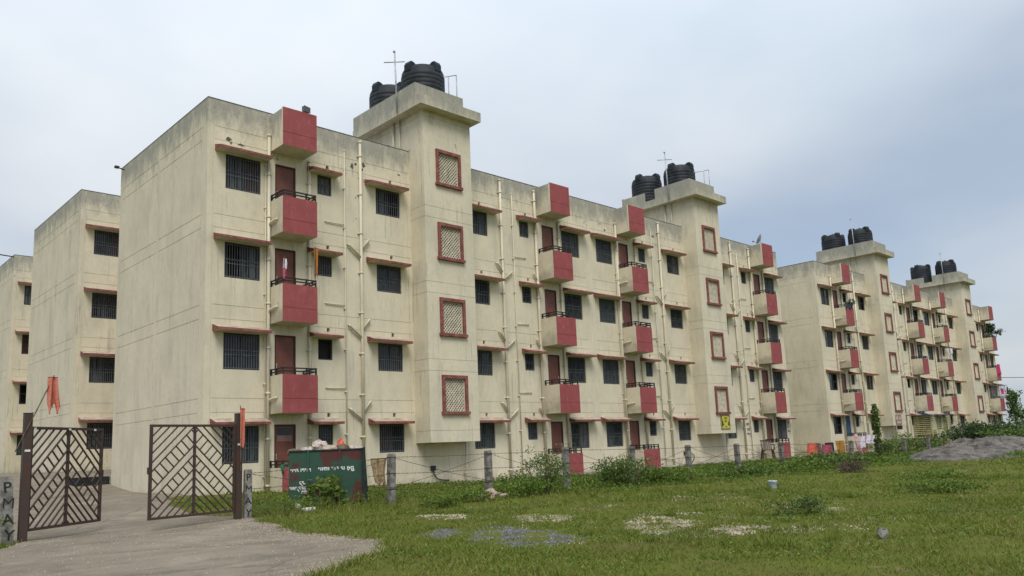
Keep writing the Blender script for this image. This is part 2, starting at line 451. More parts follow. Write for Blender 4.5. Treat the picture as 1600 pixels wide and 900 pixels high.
def ground():
    xs = np.concatenate([[-3000, -1200, -500, -200, -100, -60], np.arange(-40, 60.1, 0.8), [62, 66, 72, 80, 95, 120, 180, 300, 600, 1200, 3000]])
    ys = np.concatenate([[-3000, -1200, -500, -200, -100, -60], np.arange(-40, 45.1, 0.8), [50, 60, 80, 120, 200, 400, 900, 3000]])
    X, Y = np.meshgrid(xs, ys, indexing='ij')
    V = np.stack([X, Y, H(X, Y)], -1).reshape(-1, 3)
    nx, ny = len(xs), len(ys)
    I = np.arange(nx * ny).reshape(nx, ny)
    F = np.stack([I[:-1, :-1], I[1:, :-1], I[1:, 1:], I[:-1, 1:]], -1).reshape(-1, 4)
    me = bpy.data.meshes.new('ground'); me.from_pydata(V.tolist(), [], F.tolist())
    me.polygons.foreach_set('use_smooth', [True] * len(F))
    m, nt, b, N, L = nodes('meadow_soil')
    geo = N('ShaderNodeNewGeometry')
    def noise(s, d=6, off=0):
        mp = N('ShaderNodeMapping'); mp.inputs['Location'].default_value = (off, off, 0); L(geo.outputs['Position'], mp.inputs[0])
        n = N('ShaderNodeTexNoise'); n.inputs['Scale'].default_value = s; n.inputs['Detail'].default_value = d; n.inputs['Roughness'].default_value = 0.65
        L(mp.outputs[0], n.inputs[0]); return n.outputs[0]
    r = N('ShaderNodeValToRGB'); e = r.color_ramp.elements
    e[0].position = 0.30; e[0].color = (0.105, 0.090, 0.026, 1)
    e[1].position = 0.62; e[1].color = (0.110, 0.130, 0.018, 1)
    x = e.new(0.75); x.color = (0.135, 0.165, 0.022, 1)
    L(noise(0.7), r.inputs[0])
    r2 = N('ShaderNodeMapRange'); r2.inputs[1].default_value = 0.60; r2.inputs[2].default_value = 0.72; L(noise(1.9, 7, 9), r2.inputs[0])
    mx = N('ShaderNodeMixRGB'); L(r2.outputs[0], mx.inputs[0]); L(r.outputs[0], mx.inputs[1]); mx.inputs[2].default_value = (0.20, 0.155, 0.08, 1)
    L(mx.outputs[0], b.inputs['Base Color']); b.inputs['Roughness'].default_value = 0.95; b.inputs['Specular IOR Level'].default_value = 0.1
    bp = N('ShaderNodeBump'); bp.inputs['Strength'].default_value = 0.6; bp.inputs['Distance'].default_value = 0.05
    L(noise(14), bp.inputs['Height']); L(bp.outputs[0], b.inputs['Normal'])
    me.materials.append(m)
    struct('ground', me)
ground()

ROAD_R = [(-40, -16), (-24, -13), (-20, -10), (-18, -7.6), (-16.2, -5.2), (-15.6, -4.3), (-14.8, -3.5), (-13.8, -2.75), (-12, -2.7), (-10.5, -2.55), (-9, -2.25), (-8, -1.9), (-7.6, -1.65), (-6.4, -1.9), (-4.5, -2.1), (-2, -1.6), (0, -0.9), (1.6, 0.3), (8.7, 0.3), (9.2, 6.0), (14.6, 6.0), (15.2, 0.5), (40, 0.5)]
ROAD_L = [(-40, -40), (-24, -26), (-20, -18), (-15, -11.5), (-11, -8.0), (-9, -7.1), (-7.6, -6.55), (-6.2, -6.6), (-3, -8.0), (0, -9.5), (40, -10)]
def interp(tab, y): return np.interp(y, [t[0] for t in tab], [t[1] for t in tab])
def wob(y, p): return 0.10 * np.sin(y * 2.3 + p) + 0.06 * np.sin(y * 5.9 + 2 * p) + 0.03 * np.sin(y * 13 + p)
def road_edges(y): return interp(ROAD_L, y) + wob(y, 1), interp(ROAD_R, y) + wob(y, 4) * sm(1.5 - y, 0, 1.5)
def road():
    ys = np.arange(-40, 40.01, 0.25); n = 41
    V = []
    for y in ys:
        a, c = road_edges(y)
        for k in range(n):
            t = k / (n - 1); x = a + (c - a) * t
            edge = min(t, 1 - t)
            V.append((x, y, Hf(x, y) + (0.035 if edge > 0.001 else -0.05)))
    F = []
    for i in range(len(ys) - 1):
        for k in range(n - 1): F.append((i * n + k, i * n + k + 1, (i + 1) * n + k + 1, (i + 1) * n + k))
    me = bpy.data.meshes.new('road'); me.from_pydata(V, [], F)
    me.polygons.foreach_set('use_smooth', [True] * len(F))
    m, nt, b, N, L = nodes('dusty_concrete')
    geo = N('ShaderNodeNewGeometry')
    def noise(s, d=7, st=(1, 1, 1)):
        mp = N('ShaderNodeMapping'); mp.inputs['Scale'].default_value = st; L(geo.outputs['Position'], mp.inputs[0])
        q = N('ShaderNodeTexNoise'); q.inputs['Scale'].default_value = s; q.inputs['Detail'].default_value = d; q.inputs['Roughness'].default_value = 0.68
        L(mp.outputs[0], q.inputs[0]); return q.outputs[0]
    r = N('ShaderNodeValToRGB'); e = r.color_ramp.elements
    e[0].position = 0.30; e[0].color = (0.165, 0.135, 0.10, 1)
    e[1].position = 0.70; e[1].color = (0.30, 0.255, 0.19, 1)
    x = e.new(0.5); x.color = (0.225, 0.19, 0.14, 1)
    L(noise(0.8, 8), r.inputs[0])
    mr = N('ShaderNodeMapRange'); mr.inputs[1].default_value = 0.55; mr.inputs[2].default_value = 0.7; L(noise(2.0, 9, (0.45, 1.3, 1)), mr.inputs[0])
    mx = N('ShaderNodeMixRGB'); L(mr.outputs[0], mx.inputs[0]); L(r.outputs[0], mx.inputs[1]); mx.inputs[2].default_value = (0.15, 0.13, 0.10, 1)
    # hairline cracks
    vo = N('ShaderNodeTexVoronoi'); vo.feature = 'DISTANCE_TO_EDGE'; vo.inputs['Scale'].default_value = 0.22
    mpv = N('ShaderNodeMapping')
    nz = N('ShaderNodeTexNoise'); nz.inputs['Scale'].default_value = 1.3; nz.inputs['Detail'].default_value = 6; L(geo.outputs['Position'], nz.inputs[0])
    va = N('ShaderNodeMixRGB'); va.blend_type = 'ADD'; va.inputs[0].default_value = 1.0; L(geo.outputs['Position'], va.inputs[1]); L(nz.outputs['Color'], va.inputs[2]); L(va.outputs[0], mpv.inputs[0]); L(mpv.outputs[0], vo.inputs[0])
    cr = N('ShaderNodeMapRange'); cr.inputs[1].default_value = 0.0; cr.inputs[2].default_value = 0.010; cr.inputs[3].default_value = 0.6; cr.inputs[4].default_value = 0.0
    L(vo.outputs['Distance'], cr.inputs[0])
    m2 = N('ShaderNodeMixRGB'); L(cr.outputs[0], m2.inputs[0]); L(mx.outputs[0], m2.inputs[1]); m2.inputs[2].default_value = (0.09, 0.08, 0.06, 1)
    st = N('ShaderNodeMapRange'); st.inputs[1].default_value = 0.56; st.inputs[2].default_value = 0.66; st.inputs[4].default_value = 0.55; L(noise(0.45, 9), st.inputs[0])
    m3 = N('ShaderNodeMixRGB'); L(st.outputs[0], m3.inputs[0]); L(m2.outputs[0], m3.inputs[1]); m3.inputs[2].default_value = (0.125, 0.105, 0.078, 1)
    sp = N('ShaderNodeMapRange'); sp.inputs[1].default_value = 0.58; sp.inputs[2].default_value = 0.68; sp.inputs[4].default_value = 0.5; L(noise(30, 5), sp.inputs[0])
    m4 = N('ShaderNodeMixRGB'); L(sp.outputs[0], m4.inputs[0]); L(m3.outputs[0], m4.inputs[1]); m4.inputs[2].default_value = (0.34, 0.30, 0.24, 1)
    L(m4.outputs[0], b.inputs['Base Color']); b.inputs['Roughness'].default_value = 0.9; b.inputs['Specular IOR Level'].default_value = 0.2
    bp = N('ShaderNodeBump'); bp.inputs['Strength'].default_value = 0.8; bp.inputs['Distance'].default_value = 0.04
    L(noise(7, 9), bp.inputs['Height']); L(bp.outputs[0], b.inputs['Normal'])
    me.materials.append(m)
    struct('road', me)
road()

# ------------------------------------------------------------------ apartment buildings
W = 9.36                      # half a block: end wall to the middle of the stair tower
DB = 8.55                     # depth of a block
ZP = 13.614                   # top of the parapet
WIN = {'L': (0.622, 1.856, 1.586, 2.774), 'S': (4.018, 4.594, 2.045, 2.783), 'E': (6.510, 7.624, 1.744, 2.787)}
SHADE = {'L': (0.24, 2.06), 'S': (3.60, 4.78), 'E': (6.03, 7.78)}
DOOR = (2.384, 3.164, 0.75, 2.813)
BAL = (2.189, 3.473)
PB, PT, TW = 0.928, 0.920, 1.2144
def ux(u, x): return (x, 2 * W - x, 2 * W + x, 4 * W - x)[u]
CACHE = {}
def cached(key, fn):
    if key not in CACHE: CACHE[key] = fn()
    return CACHE[key]

def m_sunshade(w):
    def f():
        b = MB(); h = w / 2
        A = [(0.0, 2.805), (0.0, 3.015), (-0.41, 2.885), (-0.46, 2.877), (-0.46, 2.792), (-0.44, 2.787)]
        P = [[(x, y, z) for y, z in A] for x in (-h, h)]
        n = len(A); ms = [None, 0, 0, 1, 1, 2]
        for k in range(1, n):
            q = (k + 1) % n
            b.face([P[0][k], P[0][q], P[1][q], P[1][k]], ms[k])
        b.face(P[0][::-1], 1); b.face(P[1], 1)
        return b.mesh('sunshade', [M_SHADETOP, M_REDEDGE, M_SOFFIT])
    return cached(('shade', w), f)

def m_window_frame(w, h):
    def f():
        b = MB(); t = 0.045; y0, y1 = 0.05, 0.11
        b.box(-w/2, w/2, y0, y1, h - t, h); b.box(-w/2, w/2, y0, y1, 0, t)
        b.box(-w/2, -w/2 + t, y0, y1, t, h - t); b.box(w/2 - t, w/2, y0, y1, t, h - t)
        if w > 0.8: b.box(-0.025, 0.025, y0 - 0.004, y1, t, h - t)
        return b.mesh('window', M_WFRAME)
    return cached(('wf', w, h), f)

def m_shutter(w, h, pane):
    def f():
        b = MB(); t = 0.035; y0, y1 = 0.066, 0.096
        b.box(0, w, y0, y1, h - t, h); b.box(0, w, y0, y1, 0, t); b.box(0, t, y0, y1, t, h - t); b.box(w - t, w, y0, y1, t, h - t)
        b.box(t, w - t, y0 + 0.003, y1, h * 0.50, h * 0.50 + 0.05)
        b.box(t, w - t, y0 + 0.014, y1 - 0.004, t, h * 0.50, 1); b.box(t, w - t, y0 + 0.014, y1 - 0.004, h * 0.50 + 0.05, h - t, 1)
        return b.mesh('shutter', [M_WFRAME, pane])
    return cached(('sh', round(w, 3), round(h, 3), pane.name), f)

def m_grille(w, h):
    def f():
        b = MB(); n = max(4, int(w / 0.085))
        for k in range(1, n):
            x = -w/2 + w * k / n
            b.box(x - 0.008, x + 0.008, 0.018, 0.034, 0.0, h * 0.985)
        for z in (0.04, h * 0.40, h * 0.52, h * 0.93): b.box(-w/2, w/2, 0.036, 0.046, z, z + 0.022)
        return b.mesh('grille', M_BAR)
    return cached(('gr', w, h), f)

def m_balcony():
    def f():
        b = MB(); w = (BAL[1] - BAL[0]) / 2; t = 0.09
        y0 = -PB + t
        b.box(-w, w, y0, 0.0, 0.147, 0.72, 0, nz=1)
        b.box(-w, -w + t, y0, 0.0, 0.7201, 1.396); b.box(w - t, w, y0, 0.0, 0.7201, 1.396)
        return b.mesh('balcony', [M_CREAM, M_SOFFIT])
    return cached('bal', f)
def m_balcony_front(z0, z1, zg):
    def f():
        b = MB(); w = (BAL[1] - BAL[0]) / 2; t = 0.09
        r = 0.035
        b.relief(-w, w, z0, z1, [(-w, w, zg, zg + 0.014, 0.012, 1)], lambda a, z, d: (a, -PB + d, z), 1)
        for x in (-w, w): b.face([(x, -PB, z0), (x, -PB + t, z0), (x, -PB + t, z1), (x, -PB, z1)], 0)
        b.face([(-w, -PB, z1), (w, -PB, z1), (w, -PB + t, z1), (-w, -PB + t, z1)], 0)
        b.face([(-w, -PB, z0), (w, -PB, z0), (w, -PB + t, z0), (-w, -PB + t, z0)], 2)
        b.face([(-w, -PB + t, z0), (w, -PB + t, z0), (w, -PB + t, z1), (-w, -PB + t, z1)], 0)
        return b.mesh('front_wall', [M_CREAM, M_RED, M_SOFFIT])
    return cached(('bf', z0, z1), f)
def m_railing():
    def f():
        b = MB(); w = (BAL[1] - BAL[0]) / 2 - 0.045; y = -PB + 0.045; t = 0.021
        for z in (1.505, 1.605):
            b.box(-w, w, y - t, y + t, z - t, z + t)
            for x in (-w, w): b.box(x - t, x + t, y + t, -0.02, z - t, z + t)
        for x in (-w, -w * 0.28, w * 0.42, w): b.box(x - t*1.1, x + t*1.1, y - t*1.1, y + t*1.1, 1.396, 1.632)
        for x in (-w, w):
            for yy in (-0.06, -0.45): b.box(x - t*1.1, x + t*1.1, yy - t*1.1, yy + t*1.1, 1.396, 1.632)
        return b.mesh('railing', M_RAIL)
    return cached('rail', f)
def m_canopy():
    def f():
        b = MB(); w = (BAL[1] - BAL[0]) / 2
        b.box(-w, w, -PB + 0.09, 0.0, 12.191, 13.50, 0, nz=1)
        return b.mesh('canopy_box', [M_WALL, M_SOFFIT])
    return cached('can', f)
def m_door():
    def f():
        b = MB(); w = (DOOR[1] - DOOR[0]) / 2 - 0.05; h = DOOR[3] - DOOR[2] - 0.05
        b.box(-w, w, 0.055, 0.09, 0.0, h)
        return b.mesh('door', M_DOOR)
    return cached('door', f)
def m_doorframe():
    def f():
        b = MB(); w = (DOOR[1] - DOOR[0]) / 2; h = DOOR[3] - DOOR[2]; t = 0.05
        b.box(-w, -w + t, 0.02, 0.10, 0, h - t); b.box(w - t, w, 0.02, 0.10, 0, h - t); b.box(-w, w, 0.02, 0.10, h - t, h)
        return b.mesh('door_frame', M_DOORF)
    return cached('doorf', f)
def m_handle():
    def f():
        b = MB(); b.box(-0.012, 0.012, 0.025, 0.052, 0.92, 1.10)
        return b.mesh('handle', M_STEEL)
    return cached('handle', f)

def collar(b, x, y, z, r, h=0.07): b.tube([(x, y, z), (x, y, z + h)], r, 10)
def m_pipe(z0, z1, r, step=1.5, y=-0.085):
    def f():
        b = MB(); b.tube([(0, y, z0), (0, y, z1)], r, 10)
        z = z0 + 0.6
        while z < z1 - 0.1:
            collar(b, 0, y, z, r * 1.22)
            b.box(-r * 2.0, r * 2.0, y + r * 0.7, 0.002, z + 0.015, z + 0.05)
            z += step
        collar(b, 0, y, z1 - 0.05, r * 1.25, 0.08)
        return b.mesh('drainpipe', M_PIPE, True)
    return cached(('pipe', z0, z1, r), f)
def m_arms():
    def f():
        b = MB()
        b.tube([(-0.54, -0.10, 0.34), (-0.50, -0.10, 0.31), (-0.04, -0.085, -0.07)], 0.046, 8)
        b.tube([(-0.54, 0.0, 0.355), (-0.54, -0.11, 0.335)], 0.03, 8)
        b.tube([(0.33, -0.10, 0.61), (0.29, -0.10, 0.59), (0.03, -0.085, 0.25)], 0.046, 8)
        b.tube([(0.34, 0.0, 0.625), (0.34, -0.11, 0.605)], 0.03, 8)
        return b.mesh('pipe_branch', M_PIPE, True)
    return cached('arms', f)
def m_spout():
    def f():
        b = MB()
        b.tube([(0.0, -0.085, 0.42), (0.005, -0.12, 0.56), (0.01, -0.2, 0.62), (0.012, -0.58, 0.65), (0.06, -0.60, 0.65)], 0.038, 8)
        return b.mesh('pipe_branch', M_PIPE, True)
    return cached('spout', f)
def m_shortarm():
    def f():
        b = MB()
        b.tube([(0.26, -0.10, 0.34), (0.22, -0.10, 0.31), (0.02, -0.085, 0.02)], 0.044, 8)
        return b.mesh('pipe_branch', M_PIPE, True)
    return cached('shortarm', f)
def m_thinbranch():
    def f():
        b = MB(); b.tube([(-0.78, -0.04, 1.07), (0.0, -0.045, 1.06)], 0.02, 6); b.tube([(-0.78, 0.0, 1.07), (-0.78, -0.05, 1.07)], 0.024, 6)
        return b.mesh('pipe_branch', M_PIPE, True)
    return cached('thinbr', f)

def m_lattice(w, h):
    def f():
        b = MB(); s = 0.128; y0, y1 = 0.035, 0.085; t = 0.020
        def clip(p, q):
            # Liang-Barsky on the opening
            dx, dz = q[0] - p[0], q[1] - p[1]; t0, t1 = 0.0, 1.0
            for pp, qq in ((-dx, p[0] + w/2), (dx, w/2 - p[0]), (-dz, p[1]), (dz, h - p[1])):
                if abs(pp) < 1e-9:
                    if qq < 0: return None
                else:
                    rr = qq / pp
                    if pp < 0: t0 = max(t0, rr)
                    else: t1 = min(t1, rr)
            return None if t0 >= t1 - 0.01 else ((p[0] + t0*dx, p[1] + t0*dz), (p[0] + t1*dx, p[1] + t1*dz))
        k = -int((w + h) / s) - 2
        while k * s < w + h + 1:
            for sg, off in ((1, 0.0), (-1, 0.012)):
                c = clip((-w/2 + k * s if sg > 0 else w/2 - k * s, 0), (-w/2 + k * s + sg * h * 0.9 if sg > 0 else w/2 - k * s - h * 0.9, h))
                if c:
                    (xa, za), (xb, zb) = c
                    b.bar((xa, (y0 + y1)/2 + off, za), (xb, (y0 + y1)/2 + off, zb), 0.028, 0.045, 0, up=(0, 1, 0))
            k += 1
        return b.mesh('lattice', M_JALI)
    return cached(('lat', w, h), f)
JX, JZ0, JZ1 = 0.625, 3.08, 4.58       # jali frame: half width, bottom, top (first landing)
def m_jali_frame():
    def f():
        b = MB(); t = 0.125; p = 0.075
        b.box(-JX, JX, -p, 0.0, JZ1 - t, JZ1); b.box(-JX - 0.05, JX + 0.05, -p - 0.045, 0.0, JZ0, JZ0 + t * 0.9)
        b.box(-JX, -JX + t, -p, 0.0, JZ0 + t * 0.9, JZ1 - t); b.box(JX - t, JX, -p, 0.0, JZ0 + t * 0.9, JZ1 - t)
        return b.mesh('jali_frame', M_REDEDGE)
    return cached('jf', f)

def m_tower(yb):
    def f():
        b = MB()
        z0, z1 = 2.047, 15.08
        gz = [5.17, 4.73, 8.17, 7.73, 11.17, 10.73, 2.47, 14.84]
        rects = [(-TW, TW, z, z + 0.016, 0.012, 0) for z in gz]
        for k in range(4): rects.append((-JX + 0.125, JX - 0.125, JZ0 + 0.112 + 3*k, JZ1 - 0.125 + 3*k, 0.10, None))
        b.relief(-TW, TW, z0, z1, rects, lambda a, z, d: (a, -PT + d, z))
        for sx in (-1, 1):
            b.relief(-PT, yb, z0, z1, [(-PT, yb, z, z + 0.016, 0.012, 0) for z in gz], lambda a, z, d: (sx * (TW - d), a, z))
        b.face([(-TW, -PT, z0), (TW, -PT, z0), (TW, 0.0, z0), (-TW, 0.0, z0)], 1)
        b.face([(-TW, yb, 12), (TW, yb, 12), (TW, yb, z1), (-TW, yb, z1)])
        b.face([(-TW, 0.3, z0), (TW, 0.3, z0), (TW, 0.3, z1), (-TW, 0.3, z1)], 2)     # near-black sheet, the stairwell's darkness painted in behind the lattices
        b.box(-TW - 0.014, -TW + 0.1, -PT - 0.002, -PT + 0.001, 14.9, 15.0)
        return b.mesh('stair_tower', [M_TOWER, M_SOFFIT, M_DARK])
    return cached(('tower', yb), f)
def m_slab(yb):
    def f():
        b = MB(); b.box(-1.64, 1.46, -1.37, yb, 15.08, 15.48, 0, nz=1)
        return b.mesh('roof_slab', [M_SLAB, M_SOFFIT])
    return cached(('slab', yb), f)
def m_roofparapet(yb, notch):
    def f():
        b = MB(); z0, z1, t = 15.4803, 16.06, 0.11
        x0, x1, y0, y1 = -1.625, 0.82, -1.02, yb - 0.03
        b.box(x0, x1, y0, y0 + t, z0, z1); b.box(x0, x1, y1 - t, y1, z0, z1)
        b.box(x1 - t, x1, y0 + t, y1 - t, z0, z1)
        if notch:
            b.box(x0, x0 + t, y0 + t, 1.35, z0, z1); b.box(x0, x0 + t, 2.1, y1 - t, z0, z1 - 0.04)
        else: b.box(x0, x0 + t, y0 + t, y1 - t, z0, z1)
        return b.mesh('roof_parapet', M_SLAB)
    return cached(('rp', yb, notch), f)

M_CURTG = mat('green_curtain_pane', (0.06, 0.085, 0.06), 0.6, 0.4, 9.0, 0.0, stretch=(1, 1, 0.05))
M_CURTW = mat('pale_curtain_pane', (0.20, 0.19, 0.165), 0.6, 0.35, 10.0, 0.0, stretch=(1, 1, 0.05))
M_OPEN = mat('open_dark_room', (0.010, 0.010, 0.010), 0.9, 0.3, 3.0, 0.0, spec=0.05)
PANES = [M_GLASS] * 6 + [M_CURTAIN] * 5 + [M_OPEN] * 4 + [M_CURTG, M_CURTW, M_MAROON]
def building(label, loc, units=(0, 1, 2, 3), towers=(0, 1), sx=1.0, grille=True, cat='building'):
    T = thing('apartment_building', label, cat, loc, 0, 'cream apartment blocks')
    T.scale = (sx, 1, 1)
    LX = 4 * W
    rects = []
    for k in range(4):
        for z in (3.2 + 3 * k, 3.65 + 3 * k):
            for u in range(4):
                a, c = sorted((ux(u, 0.24), ux(u, 8.10))); rects.append((a, c, z, z + 0.017, 0.013, 0))
    for u in (0, 3):
        a, c = sorted((ux(u, 0.195), ux(u, 0.210))); rects.append((a, c, 0.6, 13.3, 0.010, 0))
    for u in range(4):
        a, c = sorted((ux(u, 7.955), ux(u, 7.970))); rects.append((a, c, 0.6, 13.3, 0.010, 0))
    for u in units:
        for r in range(4):
            for k, (a, c, z0, z1) in WIN.items():
                a, c = sorted((ux(u, a), ux(u, c))); rects.append((a, c, z0 + 3*r, z1 + 3*r, 0.16, 1))
                if k != 'L':
                    m = (a + c) / 2 + 0.12; rects.append((m - 0.06, m + 0.06, 3.05 + 3*r, 3.19 + 3*r, 0.20, 1))
            a, c = sorted((ux(u, DOOR[0]), ux(u, DOOR[1]))); rects.append((a, c, DOOR[2] + 3*r, DOOR[3] + 3*r, 0.12, 1))
    rects.append((0, LX, ZP - 0.035, ZP, -0.006, 2))
    b = MB()
    b.relief(0, LX, -1.2, ZP, rects, lambda a, z, d: (a, d, z))
    g = []
    for k in range(4):
        for z in (3.2 + 3*k, 3.65 + 3*k): g += [(0.42, 4.18, z, z + 0.02, 0.014, 0), (4.42, 8.25, z, z + 0.02, 0.014, 0)]
    g += [(0.36, 0.375, 0.6, 13.3, 0.010, 0), (4.29, 4.305, 0.6, 13.3, 0.008, 0)]
    g.append((0, DB, ZP - 0.035, ZP, -0.006, 2))
    for x, s in ((0, 1), (LX, -1)):
        b.relief(0, DB, -1.2, ZP, g, lambda a, z, d: (x + s * d, a, z))
    b.face([(0, DB, -1.2), (LX, DB, -1.2), (LX, DB, ZP), (0, DB, ZP)])
    t, zr = 0.14, 12.72
    O = [(0, 0), (LX, 0), (LX, DB), (0, DB)]; I = [(t, t), (LX - t, t), (LX - t, DB - t), (t, DB - t)]
    for k in range(4):
        q = (k + 1) % 4
        b.face([(*O[k], ZP), (*O[q], ZP), (*I[q], ZP), (*I[k], ZP)], 2)
        b.face([(*I[k], zr), (*I[q], zr), (*I[q], ZP), (*I[k], ZP)])
    obj('wall', b.mesh('wall', [M_WALL, M_DARK, M_MOULD]), T)
    b = MB(); b.face([(*p, zr) for p in I]); obj('roof', b.mesh('roof', M_ROOF), T)
    rnd = random.Random(label)
    for u in units:
        fl = 1 if u in (0, 2) else -1
        for r in range(4):
            z = 3.0 * r
            for k, (a, c, z0, z1) in WIN.items():
                w, h = round(c - a, 3), round(z1 - z0, 3); xc = ux(u, (a + c) / 2)
                wo = obj('window', m_window_frame(w, h), T, (xc, 0, z + z0))
                p1, p2 = rnd.choice(PANES), rnd.choice(PANES)
                if u == 0 and r == 0 and k == 'E': p1 = M_MAROON
                if k == 'S':
                    if not (u == 0 and r == 1 and grille):
                        obj('shutter', m_shutter(w - 0.10, h - 0.10, p1), wo, (-w/2 + 0.05, 0, 0.05))
                else:
                    sw = w/2 - 0.045 - 0.03
                    obj('shutter', m_shutter(sw, h - 0.10, p1), wo, (-w/2 + 0.048, 0, 0.05))
                    obj('shutter', m_shutter(sw, h - 0.10, p2), wo, (0.027, 0, 0.05))
                if grille and not (k == 'S' and u == 0 and r == 1): obj('grille', m_grille(round(w - 0.02, 3), h), wo)
                a, c = SHADE[k]
                so = obj('sunshade', m_sunshade(round(c - a, 3)), T, (ux(u, (a + c) / 2), 0, z + rnd.uniform(-0.015, 0.015)))
                so.rotation_euler = (0, rnd.uniform(-0.006, 0.006), 0)
            do = obj('door', m_door(), T, (ux(u, (DOOR[0] + DOOR[1]) / 2), 0, z + DOOR[2]))
            obj('door_frame', m_doorframe(), do); obj('handle', m_handle(), do, (-0.30 * fl, 0, 0))
            bo = obj('balcony', m_balcony(), T, (ux(u, (BAL[0] + BAL[1]) / 2), 0, z))
            obj('front_wall', m_balcony_front(0.147, 1.396, 0.60), bo)
            obj('railing', m_railing(), bo)
            po = None
        co = obj('canopy_box', m_canopy(), T, (ux(u, (BAL[0] + BAL[1]) / 2), 0, 0))
        obj('front_wall', m_balcony_front(12.191, 13.538, 12.66), co)
        tops = (12.75, 12.15) if fl > 0 else (12.15, 13.30)
        p1 = obj('drainpipe', m_pipe(0.2, tops[0], 0.056), T, (ux(u, 2.115), 0, 0))
        p2 = obj('drainpipe', m_pipe(0.2, tops[1], 0.056), T, (ux(u, 3.66), 0, 0))
        p3 = obj('drainpipe', m_pipe(0.3, 12.9, 0.021), T, (ux(u, 5.09), 0, 0))
        p4 = obj('drainpipe', m_pipe(0.2, 13.40, 0.054), T, (ux(u, 5.78), 0, 0))
        obj('drainpipe', m_pipe(0.5, 12.2, 0.016), T, (ux(u, 2.00), 0, 0))
        for k in (1, 2, 3):
            if fl > 0: obj('pipe_branch', m_spout(), p1, (0, 0, 3 * k))
            else: obj('pipe_branch', m_shortarm(), p2, (0, 0, 3 * k + 0.1), scale=(-1, 1, 1))
            obj('pipe_branch', m_arms(), p4, (0, 0, 3 * k), scale=(fl, 1, 1))
            obj('pipe_branch', m_thinbranch(), p3, (0, 0, 3 * k), scale=(fl, 1, 1))
    for t in towers:
        yb = 3.45 if t == 0 else 3.75
        to = obj('stair_tower', m_tower(yb - 0.35), T, (W + 2 * W * t, 0, 0))
        for k in range(4):
            obj('jali_frame', m_jali_frame(), to, (0, -PT, 3 * k))
            obj('lattice', m_lattice(2 * (JX - 0.125), 1.263), to, (0, -PT, JZ0 + 0.112 + 3 * k))
        obj('roof_slab', m_slab(yb), to)
        obj('roof_parapet', m_roofparapet(yb, t == 1), to)
        def rp():
            b = MB()
            for y in (0.55, 0.98): b.tube([(-TW - 0.06, y, 12.7), (-TW - 0.06, y, 15.08)], 0.035 if y < 0.6 else 0.05, 8)
            return b.mesh('drainpipe', M_PIPE, True)
        obj('drainpipe', cached('roofpipes', rp), to)
        obj('drainpipe', m_pipe(0.2, 2.05, 0.035 if t == 0 else 0.075), to, (1.12, -0.05 if t == 0 else -0.30, 0))
    return T

BA = building('cream four-storey block with red balconies and two stair towers behind the barbed wire fence', (0, 0, 0))
BB = building('farther cream block with laundry on its red balconies, behind the sand heap', (42.7, 0, 0.17), sx=1.03, grille=False)
BC = building('plain-sided cream block behind the open gate, with one column of windows showing', (0.2, 14.8, 0.87), units=(0,), towers=(), grille=True)
BD = building('farthest cream block seen as a pale end wall at the picture edge behind the gate', (0.6, 29.8, 0.92), units=(0,), towers=(), grille=False)

def pavement():
    b = MB(); xs = np.arange(6, 78.1, 1.0); rnd = random.Random(3)
    prev = None
    for x in xs:
        y = -1.25 + rnd.uniform(-0.06, 0.06); z = 0.52
        cur = [(x, -0.002, z), (x, y, z - 0.02), (x, y - 0.02, 0.1)]
        if prev: b.face([prev[0], cur[0], cur[1], prev[1]]); b.face([prev[1], cur[1], cur[2], prev[2]])
        prev = cur
    struct('pavement', b.mesh('pavement', mat('apron_concrete', (0.36, 0.32, 0.26), 0.9, 0.28, 1.5, 0.4, 20)))
pavement()

# ------------------------------------------------------------------ things on the roofs
def m_tank():
    b = MB(); prof = [(0.86, 0.0), (0.90, 0.03)]
    z = 0.08
    for k in range(8):
        prof += [(0.90, z), (0.904, z + 0.06), (0.90, z + 0.13), (0.891, z + 0.142), (0.891, z + 0.162)]; z += 0.18
    prof += [(0.885, z), (0.875, z + 0.10), (0.82, z + 0.22), (0.70, z + 0.31), (0.45, z + 0.385), (0.30, z + 0.40), (0.30, z + 0.44), (0.0001, z + 0.455)]
    b.lathe(prof, 48)
    return b.mesh('tank_body', M_TANK, True), z
TANK, TZ = m_tank()
def m_lug():
    b = MB()
    A = [(0.50, 0.22), (0.90, 0.02), (0.90, 0.30), (0.82, 0.44), (0.68, 0.44), (0.50, 0.36)]
    for s in (1,):
        P = [[(r, y, TZ + zz) for r, zz in A] for y in (-0.16, 0.16)]
        n = len(A)
        for k in range(n): b.face([P[0][k], P[0][(k+1) % n], P[1][(k+1) % n], P[1][k]])
        b.face(P[0]); b.face(P[1][::-1])
    return b.mesh('lug', M_TANK)
LUG = m_lug()
def m_knob():
    b = MB(); b.lathe([(0.05, TZ + 0.42), (0.05, TZ + 0.53), (0.03, TZ + 0.55)], 10); return b.mesh('vent_cap', M_TANK)
KNOB = m_knob()
def tank(x, y, z, label, rz=0.2, s=1.0):
    t = thing('water_tank', label, 'water tank', (x, y, z), rz, 'black roof tanks'); t.scale = (s, s, s)
    obj('tank_body', TANK, t); obj('vent_cap', KNOB, t)
    for k in range(4): obj('lug', LUG, t, (0, 0, 0), (0, 0, R(45 + 90 * k)))
ZS = 15.485
tank(9.0, 0.10, ZS, 'large black ribbed water tank at the front of the nearest stair tower roof', 0.92)
tank(9.0, 2.45, ZS, 'black water tank half hidden behind the nearest stair tower parapet', 0.92)
tank(27.72, 0.45, ZS, 'front black water tank on the middle stair tower, nearer the pole', 0.80)
tank(27.72, 2.78, ZS, 'rear black water tank on the middle stair tower, seen through the parapet gap', 0.80)
bx = lambda x: 42.7 + 1.03 * x
